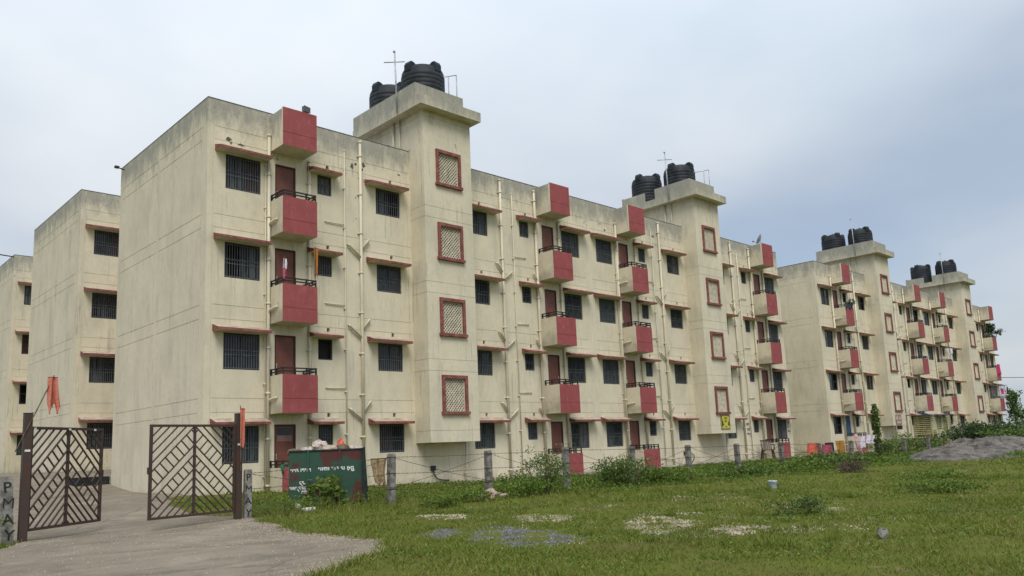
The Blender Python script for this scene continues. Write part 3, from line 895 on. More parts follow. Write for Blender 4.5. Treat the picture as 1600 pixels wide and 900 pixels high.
tank(bx(9.0), 0.35, ZS + 0.17, 'front black tank on the first stair tower of the farther block', 0.3)
tank(bx(9.0), 2.5, ZS + 0.17, 'rear black tank on the first stair tower of the farther block', 0.1)
tank(bx(27.72), 0.45, ZS + 0.17, 'front black tank on the last stair tower, farthest along the row', 0.3)
tank(bx(27.72), 2.7, ZS + 0.17, 'rear black tank on the last stair tower, farthest along the row', 0.7)

def mast(x, y, z0, z1, label, cross):
    t = thing('roof_pole', label, 'pole', (x, y, 0), 0, 'roof poles')
    b = MB(); b.tube([(0, 0, z0), (-0.02, 0.05, z1)], 0.032, 8); b.tube([(-0.02, 0.05, z1), (-0.08, 0.05, z1 + 0.03)], 0.05, 8)
    obj('pole_shaft', b.mesh('pole_shaft', M_STEEL, True), t)
    if cross:
        b = MB(); b.tube([(-0.36, 0.34, z1 - 0.44), (0.30, -0.18, z1 - 0.40)], 0.022, 8); obj('crossbar', b.mesh('crossbar', M_STEEL, True), t)
mast(7.66, 0.10, 15.15, 17.75, 'white roof pole with a crossbar on the nearest stair tower', True)
mast(26.38, 0.35, 15.15, 17.95, 'white roof pole with a short crossbar on the middle stair tower', True)
mast(bx(7.66), 0.3, 15.3, 18.2, 'thin white pole on the first stair tower of the farther block', False)
mast(bx(26.38), 0.3, 15.3, 18.2, 'thin white pole on the last stair tower in the row', False)
def pipeframe(x, label):
    t = thing('pipe_frame', label, 'pipe', (x, -0.72, ZS), 0, 'tank overflow pipes')
    b = MB(); b.tube([(-0.75, 0.35, 1.32), (-0.12, -0.1, 1.46), (0.19, -0.22, 1.56)], 0.02, 8); obj('top_rail', b.mesh('top_rail', M_STEEL, True), t)
    for px, py, pz in ((-0.14, -0.1, 1.46), (0.19, -0.22, 1.56)):
        b = MB(); b.tube([(px, py, 0.0), (px, py, pz)], 0.022, 8); obj('upright', b.mesh('upright', M_STEEL, True), t)
pipeframe(9.75, 'thin bent pipes beside the large tank on the nearest stair tower')
pipeframe(28.45, 'thin bent pipes beside the tank on the middle stair tower')

def floodlight(x, y, z, rz, label):
    t = thing('floodlight', label, 'lamp', (x, y, z), rz)
    b = MB(); b.box(-0.13, 0.13, -0.06, 0.06, 0.06, 0.24); b.box(-0.15, 0.15, -0.075, -0.06, 0.05, 0.25); obj('housing', b.mesh('housing', mat('lamp_grey', (0.12, 0.12, 0.12), 0.5)), t)
    b = MB(); b.box(-0.02, 0.02, -0.02, 0.02, 0.0, 0.06); obj('bracket', b.mesh('bracket', M_RAIL), t)
floodlight(3.10, -0.84, 13.54, 0.3, 'small grey floodlight on top of the nearest red canopy box')
t = thing('wall_lamp', 'small grey lamp arm on the rear roof corner of the nearest end wall', 'lamp', (0, 8.2, 13.45))
b = MB(); b.tube([(0.02, 0, 0), (-0.22, 0, 0.05)], 0.025, 8); obj('arm', b.mesh('arm', M_RAIL), t)
b = MB(); b.box(-0.36, -0.2, -0.07, 0.07, 0.02, 0.10); obj('lamp_head', b.mesh('lamp_head', M_RAIL), t)

t = thing('dish_antenna', 'small grey dish antenna on the last red canopy box of the near block', 'dish antenna', (34.75, -0.45, 13.54), R(200))
b = MB()
prof = [(0.0001, 0.0), (0.12, 0.012), (0.24, 0.05), (0.33, 0.10)]
n = 20
for k in range(len(prof) - 1):
    for j in range(n):
        a, c = 2*math.pi*j/n, 2*math.pi*(j+1)/n
        pts = [(prof[k][0]*math.cos(a), -prof[k][1], prof[k][0]*math.sin(a)), (prof[k][0]*math.cos(c), -prof[k][1], prof[k][0]*math.sin(c)), (prof[k+1][0]*math.cos(c), -prof[k+1][1], prof[k+1][0]*math.sin(c)), (prof[k+1][0]*math.cos(a), -prof[k+1][1], prof[k+1][0]*math.sin(a))]
        b.face(pts)
        b.face([(x, y + 0.012, z) for x, y, z in pts[::-1]])
d = obj('dish', b.mesh('dish', mat('dish_grey', (0.32, 0.33, 0.34), 0.5), True), t, (0, 0, 0.42), (R(-28), 0, 0))
b = MB(); b.tube([(0, 0, 0), (0, 0.03, 0.42)], 0.022, 8); obj('stand', b.mesh('stand', M_STEEL), t)
b = MB(); b.tube([(0, -0.02, 0.2), (0, -0.42, 0.36)], 0.012, 6); b.box(-0.03, 0.03, -0.48, -0.40, 0.33, 0.40); obj('feed_arm', b.mesh('feed_arm', M_RAIL), t)

# ------------------------------------------------------------------ gate
GH, GL, GZ = 1.93, 2.08, 0.20
def gate(label, hx, hy, ang, post_h=2.37):
    z = Hf(hx, hy)
    t = thing('metal_gate', label, 'gate', (hx, hy, z), 0, 'leaves of the open gate')
    b = MB(); b.box(-0.068, 0.068, -0.068, 0.068, -0.3, post_h); b.box(-0.075, 0.075, -0.075, 0.075, post_h, post_h + 0.012)
    obj('post', b.mesh('post', M_GATE), t)
    rot = (0, 0, ang)
    b = MB(); w = 0.026; x0, x1 = 0.10, GL
    b.box(x0 - w, x1 + w, -w, w, GZ, GZ + 2*w); b.box(x0 - w, x1 + w, -w, w, GZ + GH - 2*w, GZ + GH)
    xm = (x0 + x1) / 2
    for x in (x0, x1): b.box(x - w, x + w, -w, w, GZ + 2*w, GZ + GH - 2*w)
    b.box(xm - w*0.9, xm + w*0.9, -w*0.9, w*0.9, GZ + 2*w, GZ + GH - 2*w)
    F = obj('leaf_frame', b.mesh('leaf_frame', M_GATE), t, rot=rot)
    pw = xm - x0 - 1.9*w; ph = GH - 4*w; zt = GZ + GH - 2*w
    def slat(p, q, name='slat', wd=0.030):
        b = MB(); b.bar(p, q, 0.022, wd, 0, up=(0, 1, 0)); obj(name, b.mesh(name, M_GATE), F)
    offs = [-0.72, -0.55, -0.37, -0.18, 0.0, 0.40, 0.60, 0.90, 1.08, 1.25, 1.42, 1.59, 1.76]
    for side in (0, 1):
        def X(a): return x0 + w + a if side == 0 else x1 - w - a
        for o in offs:              # o: drop below the top rail at the middle upright; 0.91 more at the outer one
            d0, d1 = o + 0.91, o
            s = (d1 - d0) / pw
            a0, a1 = 0.0, pw
            if d1 < 0: a1 = (0 - d0) / s
            if d0 > ph: a0 = (ph - d0) / s
            if a1 - a0 < 0.03: continue
            slat((X(a0), 0, zt - (d0 + s*a0)), (X(a1), 0, zt - (d0 + s*a1)))
        for oa, ob in ((0.0, 0.40), (0.60, 0.90)):
            sl = 0.91 / pw; ln = math.hypot(1, sl); gap = (ob - oa) / ln
            a = 0.02
            while a < pw + 0.25:
                # a point on the lower line and its foot on the upper one
                za = ob + 0.91 - sl * a
                dx, dz = -sl / ln * gap, -1 / ln * gap       # towards the upper line (drop gets smaller)
                pa, pb = [a, za], [a + dx, za + dz]
                def cl(p, q):
                    (ax, az), (bx_, bz) = p, q
                    t0, t1 = 0.0, 1.0
                    for pp, qq in ((-(bx_-ax), ax), (bx_-ax, pw-ax), (-(bz-az), az), (bz-az, ph-az)):
                        if abs(pp) < 1e-9: continue
                        r = qq/pp
                        if pp < 0: t0 = max(t0, r)
                        else: t1 = min(t1, r)
                    return (t0, t1)
                t0, t1 = cl(pa, pb)
                if t1 - t0 > 0.15:
                    slat((X(pa[0] + dx*t0), 0.002, zt - (pa[1] + dz*t0)), (X(pa[0] + dx*t1), 0.002, zt - (pa[1] + dz*t1)), 'rung', 0.026)
                a += 0.118
    for x in (x0 + 0.06, xm, x1 - 0.25):
        b = MB(); b.box(x - 0.03, x + 0.03, -w - 0.006, -w, zt - 0.005, zt + 0.035); obj('plate', b.mesh('plate', M_WHITE), F)
    b = MB(); b.box(x1 + w, x1 + w + 0.03, -0.03, 0.03, GZ + 0.92, GZ + 1.06); obj('latch', b.mesh('latch', M_GATE), F)
    for zz in (GZ + 0.2, GZ + GH - 0.2):
        b = MB(); b.tube([(0.068, 0, zz - 0.05), (0.068, 0, zz + 0.05)], 0.02, 8); obj('hinge', b.mesh('hinge', M_GATE), t, rot=rot)
    b = MB(); b.box(-0.045, 0.045, -0.076, -0.069, 1.66, 1.70); obj('plate', b.mesh('plate', M_WHITE), t)
    return t
gate('brown chevron-barred gate leaf swung inward, with a flag tied to its post', -6.38, -7.49, R(37))
gate('brown chevron-barred gate leaf in front of the cream end wall', -2.12, -7.15, R(191))

def concrete_post(label, x, y, w, h, tilt, size, dx):
    t = thing('concrete_post', label, 'post', (x, y, Hf(x, y) - 0.02), 0, 'lettered gate posts')
    b = MB(); b.box(-w/2, w/2, -w/2, w/2, -0.2, h - 0.02); b.box(-w/2 + 0.012, w/2 - 0.012, -w/2 + 0.012, w/2 - 0.012, h - 0.0199, h)
    obj('shaft', b.mesh('shaft', M_CONC), t)
    t.rotation_euler = (0, tilt, R(-12))
    for k, ch in enumerate('PMAY'):
        obj('letter', text_mesh(ch, size, M_BLACK, 0.001, 0.0 if ch == 'M' else 0.004), t, (dx, -w/2 - 0.003, h - 0.09 - size * 0.72 - k * h * 0.232), (R(90), R((-4, 5, -3, 8)[k]), 0))
concrete_post('leaning grey concrete post lettered PMAY beside the inward gate leaf', -6.60, -7.42, 0.20, 1.24, R(-3), 0.27, 0.02)
concrete_post('grey concrete post lettered PMAY beside the skip side of the gate', -1.90, -7.16, 0.155, 1.13, R(0.5), 0.21, 0.0)

# ------------------------------------------------------------------ cloth: flags and washing
def cloth_mesh(w, h, mat_, seed, folds=3.0, amp=0.05, nx=18, nz=22, taper=0.0, swing=0.0, ragged=0.03):
    rnd = random.Random(seed); ph = rnd.uniform(0, 6)
    V, F = [], []
    for layer in (0, 1):
        for i in range(nx + 1):
            for j in range(nz + 1):
                u, v = i / nx, j / nz
                wd = w * (1 - taper * v) * (1 + 0.04 * math.sin(v * 7 + ph))
                x = (u - 0.5) * wd + swing * v * v
                rg = ragged * (math.sin(u * 23 + ph) + math.sin(u * 11 + 2 * ph)) * v
                y = amp * (0.25 + 0.75 * v) * math.sin(u * folds * 2 * math.pi + ph + 1.3 * v) + 0.4 * amp * math.sin(u * folds * 5 + 3 * v + ph)
                V.append((x, y + layer * 0.004, -h * v + rg * h))
    n1 = (nx + 1) * (nz + 1)
    idx = lambda l, i, j: l * n1 + i * (nz + 1) + j
    for l in (0, 1):
        for i in range(nx):
            for j in range(nz):
                q = (idx(l, i, j), idx(l, i + 1, j), idx(l, i + 1, j + 1), idx(l, i, j + 1)); F.append(q if l == 0 else q[::-1])
    for i in range(nx):
        for j in (0, nz): F.append((idx(0, i, j), idx(0, i + 1, j), idx(1, i + 1, j), idx(1, i, j)))
    for j in range(nz):
        for i in (0, nx): F.append((idx(0, i, j), idx(0, i, j + 1), idx(1, i, j + 1), idx(1, i, j)))
    me = bpy.data.meshes.new('cloth'); me.from_pydata(V, [], F); me.materials.append(mat_)
    me.polygons.foreach_set('use_smooth', [True] * len(F)); me.update()
    return me
C = lambda n, col, col2=None, sc=6, var=0.15: mat(n, col, 0.85, var, sc, 0.25, 60, col2=col2)
K_ORANGE = C('orange_flag', (0.55, 0.10, 0.055), (0.50, 0.24, 0.17), 16)
K_SAFFRON = C('saffron_cloth', (0.50, 0.20, 0.03), (0.30, 0.09, 0.02), 14)
K_CORAL = C('coral_cloth', (0.72, 0.14, 0.085))
K_MAROON = C('maroon_cloth', (0.30, 0.045, 0.075), (0.45, 0.12, 0.16), 14)
K_BLACK = C('black_cloth', (0.02, 0.02, 0.024))
K_MUSTARD = C('mustard_cloth', (0.42, 0.22, 0.035), (0.28, 0.12, 0.02), 18)
K_WHITE = C('white_cloth', (0.68, 0.64, 0.66), (0.45, 0.36, 0.42), 18)
K_LILAC = C('lilac_cloth', (0.62, 0.58, 0.66), (0.42, 0.40, 0.50), 14)
K_PINK = C('pink_cloth', (0.55, 0.20, 0.26), (0.70, 0.58, 0.58), 10)
K_TAN = C('tan_rag', (0.40, 0.30, 0.17), (0.22, 0.15, 0.08), 12)
K_MAGENTA = C('magenta_cloth', (0.55, 0.03, 0.14))
K_GREEN = C('green_cloth', (0.03, 0.16, 0.08))
K_NAVY = C('navy_cloth', (0.03, 0.04, 0.07))

def flag(label, pole, loc, w, h, m, seed, **kw):
    t = thing('flag', label, 'flag', pole[0])
    b = MB(); o = Vector(pole[0]); b.tube([Vector(p) - o for p in pole], 0.011, 6); obj('pole', b.mesh('pole', M_TWIG), t)
    obj('cloth', cloth_mesh(w, h, m, seed, **kw), t, Vector(loc) - o)
    return t
flag('ragged orange flag on a slanting stick tied to the inward gate post', [(-6.58, -7.56, 2.02), (-6.27, -7.58, 2.77), (-6.0, -7.60, 3.45)], (-6.02, -7.60, 3.42), 0.15, 0.60, K_ORANGE, 4, folds=1.7, amp=0.05, taper=-0.55, swing=0.04, ragged=0.11)
flag('furled orange flag hanging down the outward gate post', [(-2.10, -7.25, 1.45), (-2.12, -7.25, 2.92)], (-2.08, -7.27, 2.86), 0.10, 0.86, K_ORANGE, 9, folds=1.5, amp=0.03, taper=-0.2, ragged=0.05)
flag('saffron flag hanging beside the third-floor bath window of the nearest balcony', [(3.37, -0.96, 7.5), (3.38, -0.97, 8.78)], (3.40, -0.98, 8.74), 0.17, 0.98, K_SAFFRON, 5, folds=1.6, amp=0.04, ragged=0.05)
wm = flag('white and maroon flag standing on the nearest third-floor balcony rail', [(2.26, -0.90, 7.35), (2.27, -0.90, 8.32)], (2.27, -0.92, 8.24), 0.12, 0.36, K_WHITE, 6, folds=1.0, amp=0.03, taper=-0.3)
obj('cloth', cloth_mesh(0.15, 0.38, K_MAROON, 8, folds=1.0, amp=0.03, taper=0.2), wm, (0.01, -0.025, 0.57))

FY = -7.0
def hung(name, label, x, ztop, w, h, m, seed, y=FY - 0.02, group='washing on the fence wire', **kw):
    o = obj(name, cloth_mesh(w, h, m, seed, **kw), None, (x, y, ztop)); tag(o, label, 'cloth', group); return o
hung('rag', 'torn tan rag hanging on the fence wire beside a concrete post', 1.74, 1.60, 0.46, 0.70, K_TAN, 21, group=None, folds=2.2, amp=0.06, taper=0.35, ragged=0.07, swing=0.05)
hung('towel', 'bright coral cloth hanging on the fence wire before the farther end wall', 25.75, 1.38, 1.15, 0.60, K_CORAL, 22, folds=1.5, amp=0.06)
hung('towel', 'maroon cloth hanging on the fence wire between coral and mustard ones', 27.15, 1.27, 1.15, 0.66, K_MAROON, 23, folds=1.5, amp=0.05)
hung('towel', 'black sheet hanging behind the maroon cloth on the wire', 27.65, 1.36, 0.95, 0.80, K_BLACK, 24, y=FY + 0.12, folds=1.2, amp=0.04)
hung('towel', 'mustard cloth hanging on the fence wire next to the crooked post', 28.55, 1.42, 0.85, 0.58, K_MUSTARD, 25, folds=1.4, amp=0.05)
hung('towel', 'long pink and white cloth hung over the crooked fence post', 30.35, 1.75, 0.34, 1.05, K_PINK, 26, folds=1.0, amp=0.05, swing=0.5, ragged=0.02)
hung('shirt', 'white shirt hanging on the wire beside the pink cloth', 31.15, 1.60, 0.95, 0.62, K_WHITE, 27, folds=1.6, amp=0.06, ragged=0.06)
hung('towel', 'lilac white towel at the end of the washing near the creeper', 32.15, 1.66, 0.80, 0.46, K_LILAC, 28, folds=1.2, amp=0.05, swing=-0.1)

# ------------------------------------------------------------------ fence of concrete posts and barbed wire
def fence():
    t = thing('barbed_wire_fence', 'barbed wire fence on grey concrete posts along the grass', 'fence', (0, FY, 0.35))
    P = [(-1.9, 1.12, 0, 0), (2.12, 1.36, 0.01, 0.01), (5.54, 1.33, -0.01, 0.01), (8.87, 1.34, 0.0, -0.01), (12.25, 1.26, 0.015, 0.0), (15.66, 1.21, -0.012, 0.01), (19.15, 1.18, -0.06, 0.02), (22.8, 1.15, -0.05, 0.0), (26.3, 1.02, 0.02, 0.0), (29.7, 1.05, 0.05, 0.03), (33.1, 1.1, 0.0, 0.0), (36.6, 1.05, -0.02, 0.0), (40.2, 1.05, 0.02, 0.0)]
    for x, h, ty, tx in P[1:]:
        b = MB(); w = 0.085
        b.box(-w, w, -w, w, -0.4, h - 0.03); b.box(-w + 0.015, w - 0.015, -w + 0.015, w - 0.015, h - 0.0299, h)
        for z in (h * 0.93, h * 0.62, h * 0.32): b.box(-w - 0.006, w + 0.006, -w - 0.006, w + 0.006, z - 0.008, z + 0.008, 1)
        obj('post', b.mesh('post', [M_CONC, M_WIRE]), t, (x, 0, 0), (tx, ty, R(random.uniform(-8, 8))))
    def wire(name, p, q, sag, seed):
        rnd = random.Random(seed); b = MB(); n = 12; pts = []
        for k in range(n + 1):
            u = k / n; pts.append(Vector(p).lerp(Vector(q), u) + Vector((0, rnd.uniform(-0.006, 0.006), -sag * 4 * u * (1 - u) + rnd.uniform(-0.008, 0.008))))
        b.tube(pts, 0.0055, 5, cap=False)
        L = (Vector(q) - Vector(p)).length; m = int(L / 0.13)
        for k in range(m):
            c = Vector(p).lerp(Vector(q), (k + 0.5) / m); u = (k + 0.5) / m
            c.z -= sag * 4 * u * (1 - u)
            d = Vector((rnd.uniform(-1, 1), rnd.uniform(-1, 1), rnd.uniform(-1, 1))).normalized() * 0.028
            b.bar(c - d, c + d, 0.006, 0.006)
        obj(name, b.mesh(name, M_WIRE), t)
    for i in range(len(P) - 1):
        x0, h0 = P[i][:2]; x1, h1 = P[i + 1][:2]
        for k, fr in enumerate((0.93, 0.62, 0.32)):
            wire('barbed_wire', (x0, -0.09, h0 * fr), (x1, -0.09, h1 * fr), 0.02 + 0.015 * ((i * 3 + k) % 3), i * 10 + k)
        wire('barbed_wire', (x0, -0.10, h0 * 0.93), (x1, -0.10, h1 * 0.35), 0.05, i * 10 + 5)
        wire('barbed_wire', (x0, -0.11, h0 * 0.35), (x1, -0.11, h1 * 0.93), 0.05, i * 10 + 6)
fence()

# ------------------------------------------------------------------ rubbish skip
def skip():
    m, nt, bs, N, L = nodes('skip_paint')
    tc = N('ShaderNodeTexCoord'); n = N('ShaderNodeTexNoise'); n.inputs['Scale'].default_value = 1.5; n.inputs['Detail'].default_value = 4
    mp = N('ShaderNodeMapping'); mp.inputs['Location'].default_value = (0.4, 0.2, 0.35); L(tc.outputs['Object'], mp.inputs[0]); L(mp.outputs[0], n.inputs[0])
    mr = N('ShaderNodeMapRange'); mr.inputs[1].default_value = 0.50; mr.inputs[2].default_value = 0.56; L(n.outputs[0], mr.inputs[0])
    n2 = N('ShaderNodeTexNoise'); n2.inputs['Scale'].default_value = 6; n2.inputs['Detail'].default_value = 6; L(tc.outputs['Object'], n2.inputs[0])
    a = N('ShaderNodeMixRGB'); L(mr.outputs[0], a.inputs[0]); a.inputs[1].default_value = (0.022, 0.075, 0.048, 1); a.inputs[2].default_value = (0.085, 0.022, 0.018, 1)
    m2 = N('ShaderNodeMapRange'); m2.inputs[1].default_value = 0.56; m2.inputs[2].default_value = 0.75; m2.inputs[4].default_value = 0.7; L(n2.outputs[0], m2.inputs[0])
    c = N('ShaderNodeMixRGB'); L(m2.outputs[0], c.inputs[0]); L(a.outputs[0], c.inputs[1]); c.inputs[2].default_value = (0.055, 0.035, 0.025, 1)
    L(c.outputs[0], bs.inputs['Base Color']); bs.inputs['Roughness'].default_value = 0.6
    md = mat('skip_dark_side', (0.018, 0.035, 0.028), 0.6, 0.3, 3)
    z = 0.42
    t = thing('rubbish_skip', 'green and maroon steel rubbish skip with white lettering, heaped with rubbish', 'skip', (1.36, -5.0, z), R(-33))
    w, h, d = 0.99, 1.44, 1.3
    b = MB()
    def wallq(p, th=0.0): b.face(p)
    Z0, Z1 = 0.06, h
    # front (towards -y) leans out slightly at the top
    f0, f1 = 0.03, -0.03
    b.face([(-w, f0, Z0), (w, f0, Z0), (w - 0.02, f1, Z1), (-w + 0.03, f1, Z1)])
    b.face([(-w, d, Z0), (-w, f0, Z0), (-w + 0.03, f1, Z1), (-w + 0.03, d, Z1)])
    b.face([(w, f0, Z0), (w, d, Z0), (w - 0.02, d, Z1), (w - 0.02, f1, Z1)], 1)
    b.face([(w, d, Z0), (-w, d, Z0), (-w + 0.03, d, Z1), (w - 0.02, d, Z1)])
    b.face([(-w, f0, Z0), (-w, d, Z0), (w, d, Z0), (w, f0, Z0)])
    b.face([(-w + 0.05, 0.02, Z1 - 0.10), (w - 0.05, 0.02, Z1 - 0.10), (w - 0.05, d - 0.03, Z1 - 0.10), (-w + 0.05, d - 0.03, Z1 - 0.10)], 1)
    obj('body', b.mesh('body', [m, md]), t)
    b = MB(); b.box(-w + 0.02, w - 0.01, f1 - 0.03, f1 + 0.02, h, h + 0.035); b.box(-w + 0.01, -w + 0.05, f1 + 0.02, d, h, h + 0.035); b.box(w - 0.05, w, f1 + 0.02, d, h, h + 0.035); b.box(-w + 0.02, w - 0.02, d, d + 0.04, h, h + 0.035)
    obj('rim', b.mesh('rim', md), t)
    for x in (-w + 0.52, w - 0.62):
        b = MB(); b.bar((x, -0.005, 0.10), (x + 0.01, f1 - 0.022, h), 0.05, 0.03, 0, up=(0, 1, 0)); obj('rib', b.mesh('rib', m), t)
    b = MB(); b.face([(w + 0.005, -0.10, 0.02), (w + 0.16, -0.02, 0.02), (w + 0.075, -0.04, h + 0.06), (w - 0.03, -0.12, h + 0.04)])
    b.face([(w + 0.005, -0.06, 0.02), (w + 0.16, 0.02, 0.02), (w + 0.075, 0.0, h + 0.06), (w - 0.03, -0.08, h + 0.04)][::-1])
    b.box(w - 0.02, w + 0.13, -0.05, 0.15, 0.02, 0.10)
    obj('side_plate', b.mesh('side_plate', md), t)
    tx = [('नगर िनगम', 0.56, -0.66, 0.90), ('गीला कचरा हेतु', 0.98, 0.28, 0.91), ('ट्र.', 0.16, -0.62, 0.56), ('गाडीक्षमता', 0.44, -0.74, 0.42), ('िबलासपुर', 0.30, -0.50, 0.31), ('टायरो', 0.26, -0.50, 0.16)]
    for s, wd, x, zz in tx:
        me = text_mesh(s, 0.22, M_WHITE, 0.001, 0.006); cx = [v.co.x for v in me.vertices]; k = wd / max(0.01, max(cx) - min(cx))
        obj('lettering', me, t, (x, f0 + (f1 - f0) * (zz - Z0) / (Z1 - Z0) - 0.006, zz), (R(90 - 2.4), 0, 0), (k, max(k, 0.8) * 1.2, 1))
    Mx = Matrix.Translation((1.36, -5.0, z)) @ Matrix.Rotation(R(-33), 4, 'Z')
    def lump(name, label, x, y, zz, rx, ry, rz_, mat_, seed):
        rnd = np.random.default_rng(seed); b = MB(); n, k = 16, 9
        ph = rnd.uniform(0, 6, 6)
        for i in range(k + 1):
            th = math.pi * i / k
            for j in range(n):
                a = 2 * math.pi * j / n
                r = 1 + 0.16 * math.sin(3*a + ph[0] + 2*th) + 0.10 * math.sin(5*a + ph[1] - 3*th) + 0.08 * math.sin(7*th + ph[2] + 2*a)
                b.v.append((rx*r*math.sin(th)*math.cos(a), ry*r*math.sin(th)*math.sin(a), rz_*r*math.cos(th)))
        for i in range(k):
            for j in range(n): b.f.append((i*n+j, i*n+(j+1) % n, (i+1)*n+(j+1) % n, (i+1)*n+j)); b.m.append(0)
        p = Mx @ Vector((x, y, zz))
        tag(obj(name, b.mesh(name, mat_), None, p, (0, 0, rnd.uniform(0, 6))), label, 'rubbish', 'rubbish heaped in the skip')
    top = h - 0.06
    K_PALE = C('pale_bag', (0.60, 0.53, 0.47), (0.30, 0.22, 0.18), 22)
    K_CREAMC = C('cream_cloth', (0.52, 0.44, 0.34), (0.35, 0.26, 0.18), 12)
    K_BROWN = C('brown_cloth', (0.10, 0.065, 0.045), (0.22, 0.15, 0.10), 14)
    lump('rubbish_bag', 'round spotted pale bag, topmost of the rubbish in the skip', -0.18, 0.28, top + 0.14, 0.22, 0.22, 0.20, K_PALE, 1)
    lump('rubbish_bag', 'flat pale bag at the near end of the rubbish in the skip', -0.48, 0.30, top + 0.04, 0.24, 0.2, 0.13, K_PALE, 2)
    lump('crumpled_cloth', 'cream cloth heap in the middle of the rubbish in the skip', 0.12, 0.30, top + 0.06, 0.3, 0.22, 0.14, K_CREAMC, 3)
    lump('crumpled_cloth', 'red cloth tip sticking up from the rubbish in the skip', 0.40, 0.32, top + 0.20, 0.10, 0.09, 0.16, K_CORAL, 4)
    lump('crumpled_cloth', 'dark brown cloth on the rubbish beside the red tip', 0.45, 0.25, top + 0.09, 0.22, 0.18, 0.13, K_BROWN, 5)
    lump('rubbish_bag', 'white bag at the far end of the rubbish in the skip', 0.76, 0.22, top + 0.06, 0.16, 0.16, 0.12, K_PALE, 6)
    lump('rubbish_bag', 'small white scrap on the skip rim by its side plate', 0.95, 0.12, top + 0.05, 0.09, 0.09, 0.09, K_PALE, 7)
    lump('rubbish_bag', 'dark bundle at the corner of the skip nearest the gate', -0.86, 0.20, top + 0.05, 0.18, 0.15, 0.09, K_BROWN, 8)
    # loose scraps between the bags
    rr = np.random.default_rng(5); n = 420
    c = np.stack([rr.uniform(-0.95, 0.98, n), rr.uniform(0.05, 0.9, n), np.zeros(n)], -1); c[:, 2] = top - 0.03 + 0.10 * rr.random(n) * (1 - np.abs(c[:, 0]))
    q = quads(c, rr.uniform(0.03, 0.09, n), rr, 0.6, 0.8)
    o = obj('rubbish_scraps', arr_mesh('rubbish_scraps', q, 4, M_CHIP, rr.random(n)), None, (1.36, -5.0, z), (0, 0, R(-33))); stuff(o)
    tag(o, 'loose paper and cloth scraps heaped in the skip', 'rubbish')

def quads(c, size, rng, upb=0.3, wide=0.45):
    """leaf-shaped quads: centres c (n,3), length size (n,) with random headings"""
    n = len(c)
    d = rng.normal(size=(n, 3)); d[:, 2] = d[:, 2] * (1 - upb) + upb * 0.6; d /= np.linalg.norm(d, axis=1, keepdims=True)
    s = np.cross(d, rng.normal(size=(n, 3))); s /= np.linalg.norm(s, axis=1, keepdims=True) + 1e-9
    L = np.asarray(size)[:, None]
    nrm = np.cross(d, s)
    a = c - d * L * 0.5; t = c + d * L * 0.5 - nrm * L * 0.12
    l = c + s * L * wide * 0.5 + nrm * L * 0.06; r = c - s * L * wide * 0.5 + nrm * L * 0.06
    return np.stack([a, l, t, r], 1).reshape(-1, 3)
skip()
t = thing('green_hose', 'green hose lying over the end of the ground-floor balcony wall by the skip', 'hose', (2.28, -0.88, 1.40))
b = MB(); b.tube([(0.04 + 0.13*math.cos(a), 0.02*math.sin(3*a), 0.10*math.sin(a) + 0.01) for a in np.linspace(-0.3, 3.5, 16)], 0.04, 8); b.tube([(-0.08, -0.08, -0.16), (-0.09, -0.05, 0.0), (-0.06, 0.0, 0.07)], 0.04, 8)
obj('hose_loop', b.mesh('hose_loop', K_GREEN, True), t)

# ------------------------------------------------------------------ things around the blocks
def sign(label, x, y, z, w, h, m_board, m_in, lines, shape=True):
    t = thing('notice_board', label, 'sign', (x, y, z), 0)
    b = MB(); b.box(-w/2, w/2, -0.035, 0.0, 0, h); obj('board', b.mesh('board', m_board), t)
    if shape:
        b = MB(); b.box(-w*0.42, w*0.42, -0.040, -0.036, h*0.06, h*0.94); obj('dark_panel', b.mesh('dark_panel', M_INK), t)
        b = MB(); P = [(-0.36, 0.94), (-0.40, 0.80), (-0.20, 0.30), (-0.40, 0.20), (-0.40, 0.07), (0.40, 0.07), (0.40, 0.20), (0.20, 0.30), (0.40, 0.80), (0.36, 0.94)]
        for yy in (-0.046,): b.face([(px * w, yy, pz * h) for px, pz in P])
        obj('emblem', b.mesh('emblem', M_YELLOW), t)
    for s, sz, xx, zz, m in lines: obj('lettering', text_mesh(s, sz, m, 0.001, 0.003), t, (xx, -0.050 if shape else -0.040, zz), (R(90), 0, 0))
    return t
sign('yellow notice with black sides on the middle stair tower', 28.26, -PT, 2.26, 0.92, 0.76, M_OCHRE, M_YELLOW, [('अंतर', 0.17, 0, 0.53, M_INK), ('सूचना', 0.12, 0, 0.40, M_INK), ('भवन', 0.10, 0, 0.10, M_INK)])
t = sign('maroon and white patterned plaque on the first stair tower of the farther block', bx(9.15), -PT, 2.28, 1.10, 0.74, C('plaque_maroon', (0.22, 0.07, 0.05), (0.42, 0.30, 0.22), 12), None, [('श्री', 0.34, -0.3, 0.36, M_WHITE), ('ॐ', 0.34, 0.25, 0.34, M_WHITE), ('शुभ लाभ', 0.22, 0, 0.08, M_WHITE)], shape=False)
for s, sz, x, z in (('कय', 0.26, 32.17, 2.45), ('टल', 0.26, 32.20, 2.15), ('पि.लका', 0.13, 32.20, 1.93), ('न', 0.12, 32.32, 1.80), ('हो', 0.25, 37.0, 2.48), ('क', 0.2, 37.0, 2.22), ('पि.लका', 0.13, 37.05, 2.02), ('न', 0.12, 37.1, 1.88)):
    obj('lettering', text_mesh(s, sz, M_INK, 0.001, 0.006), BA, (x, -0.004, z), (R(90), 0, 0))
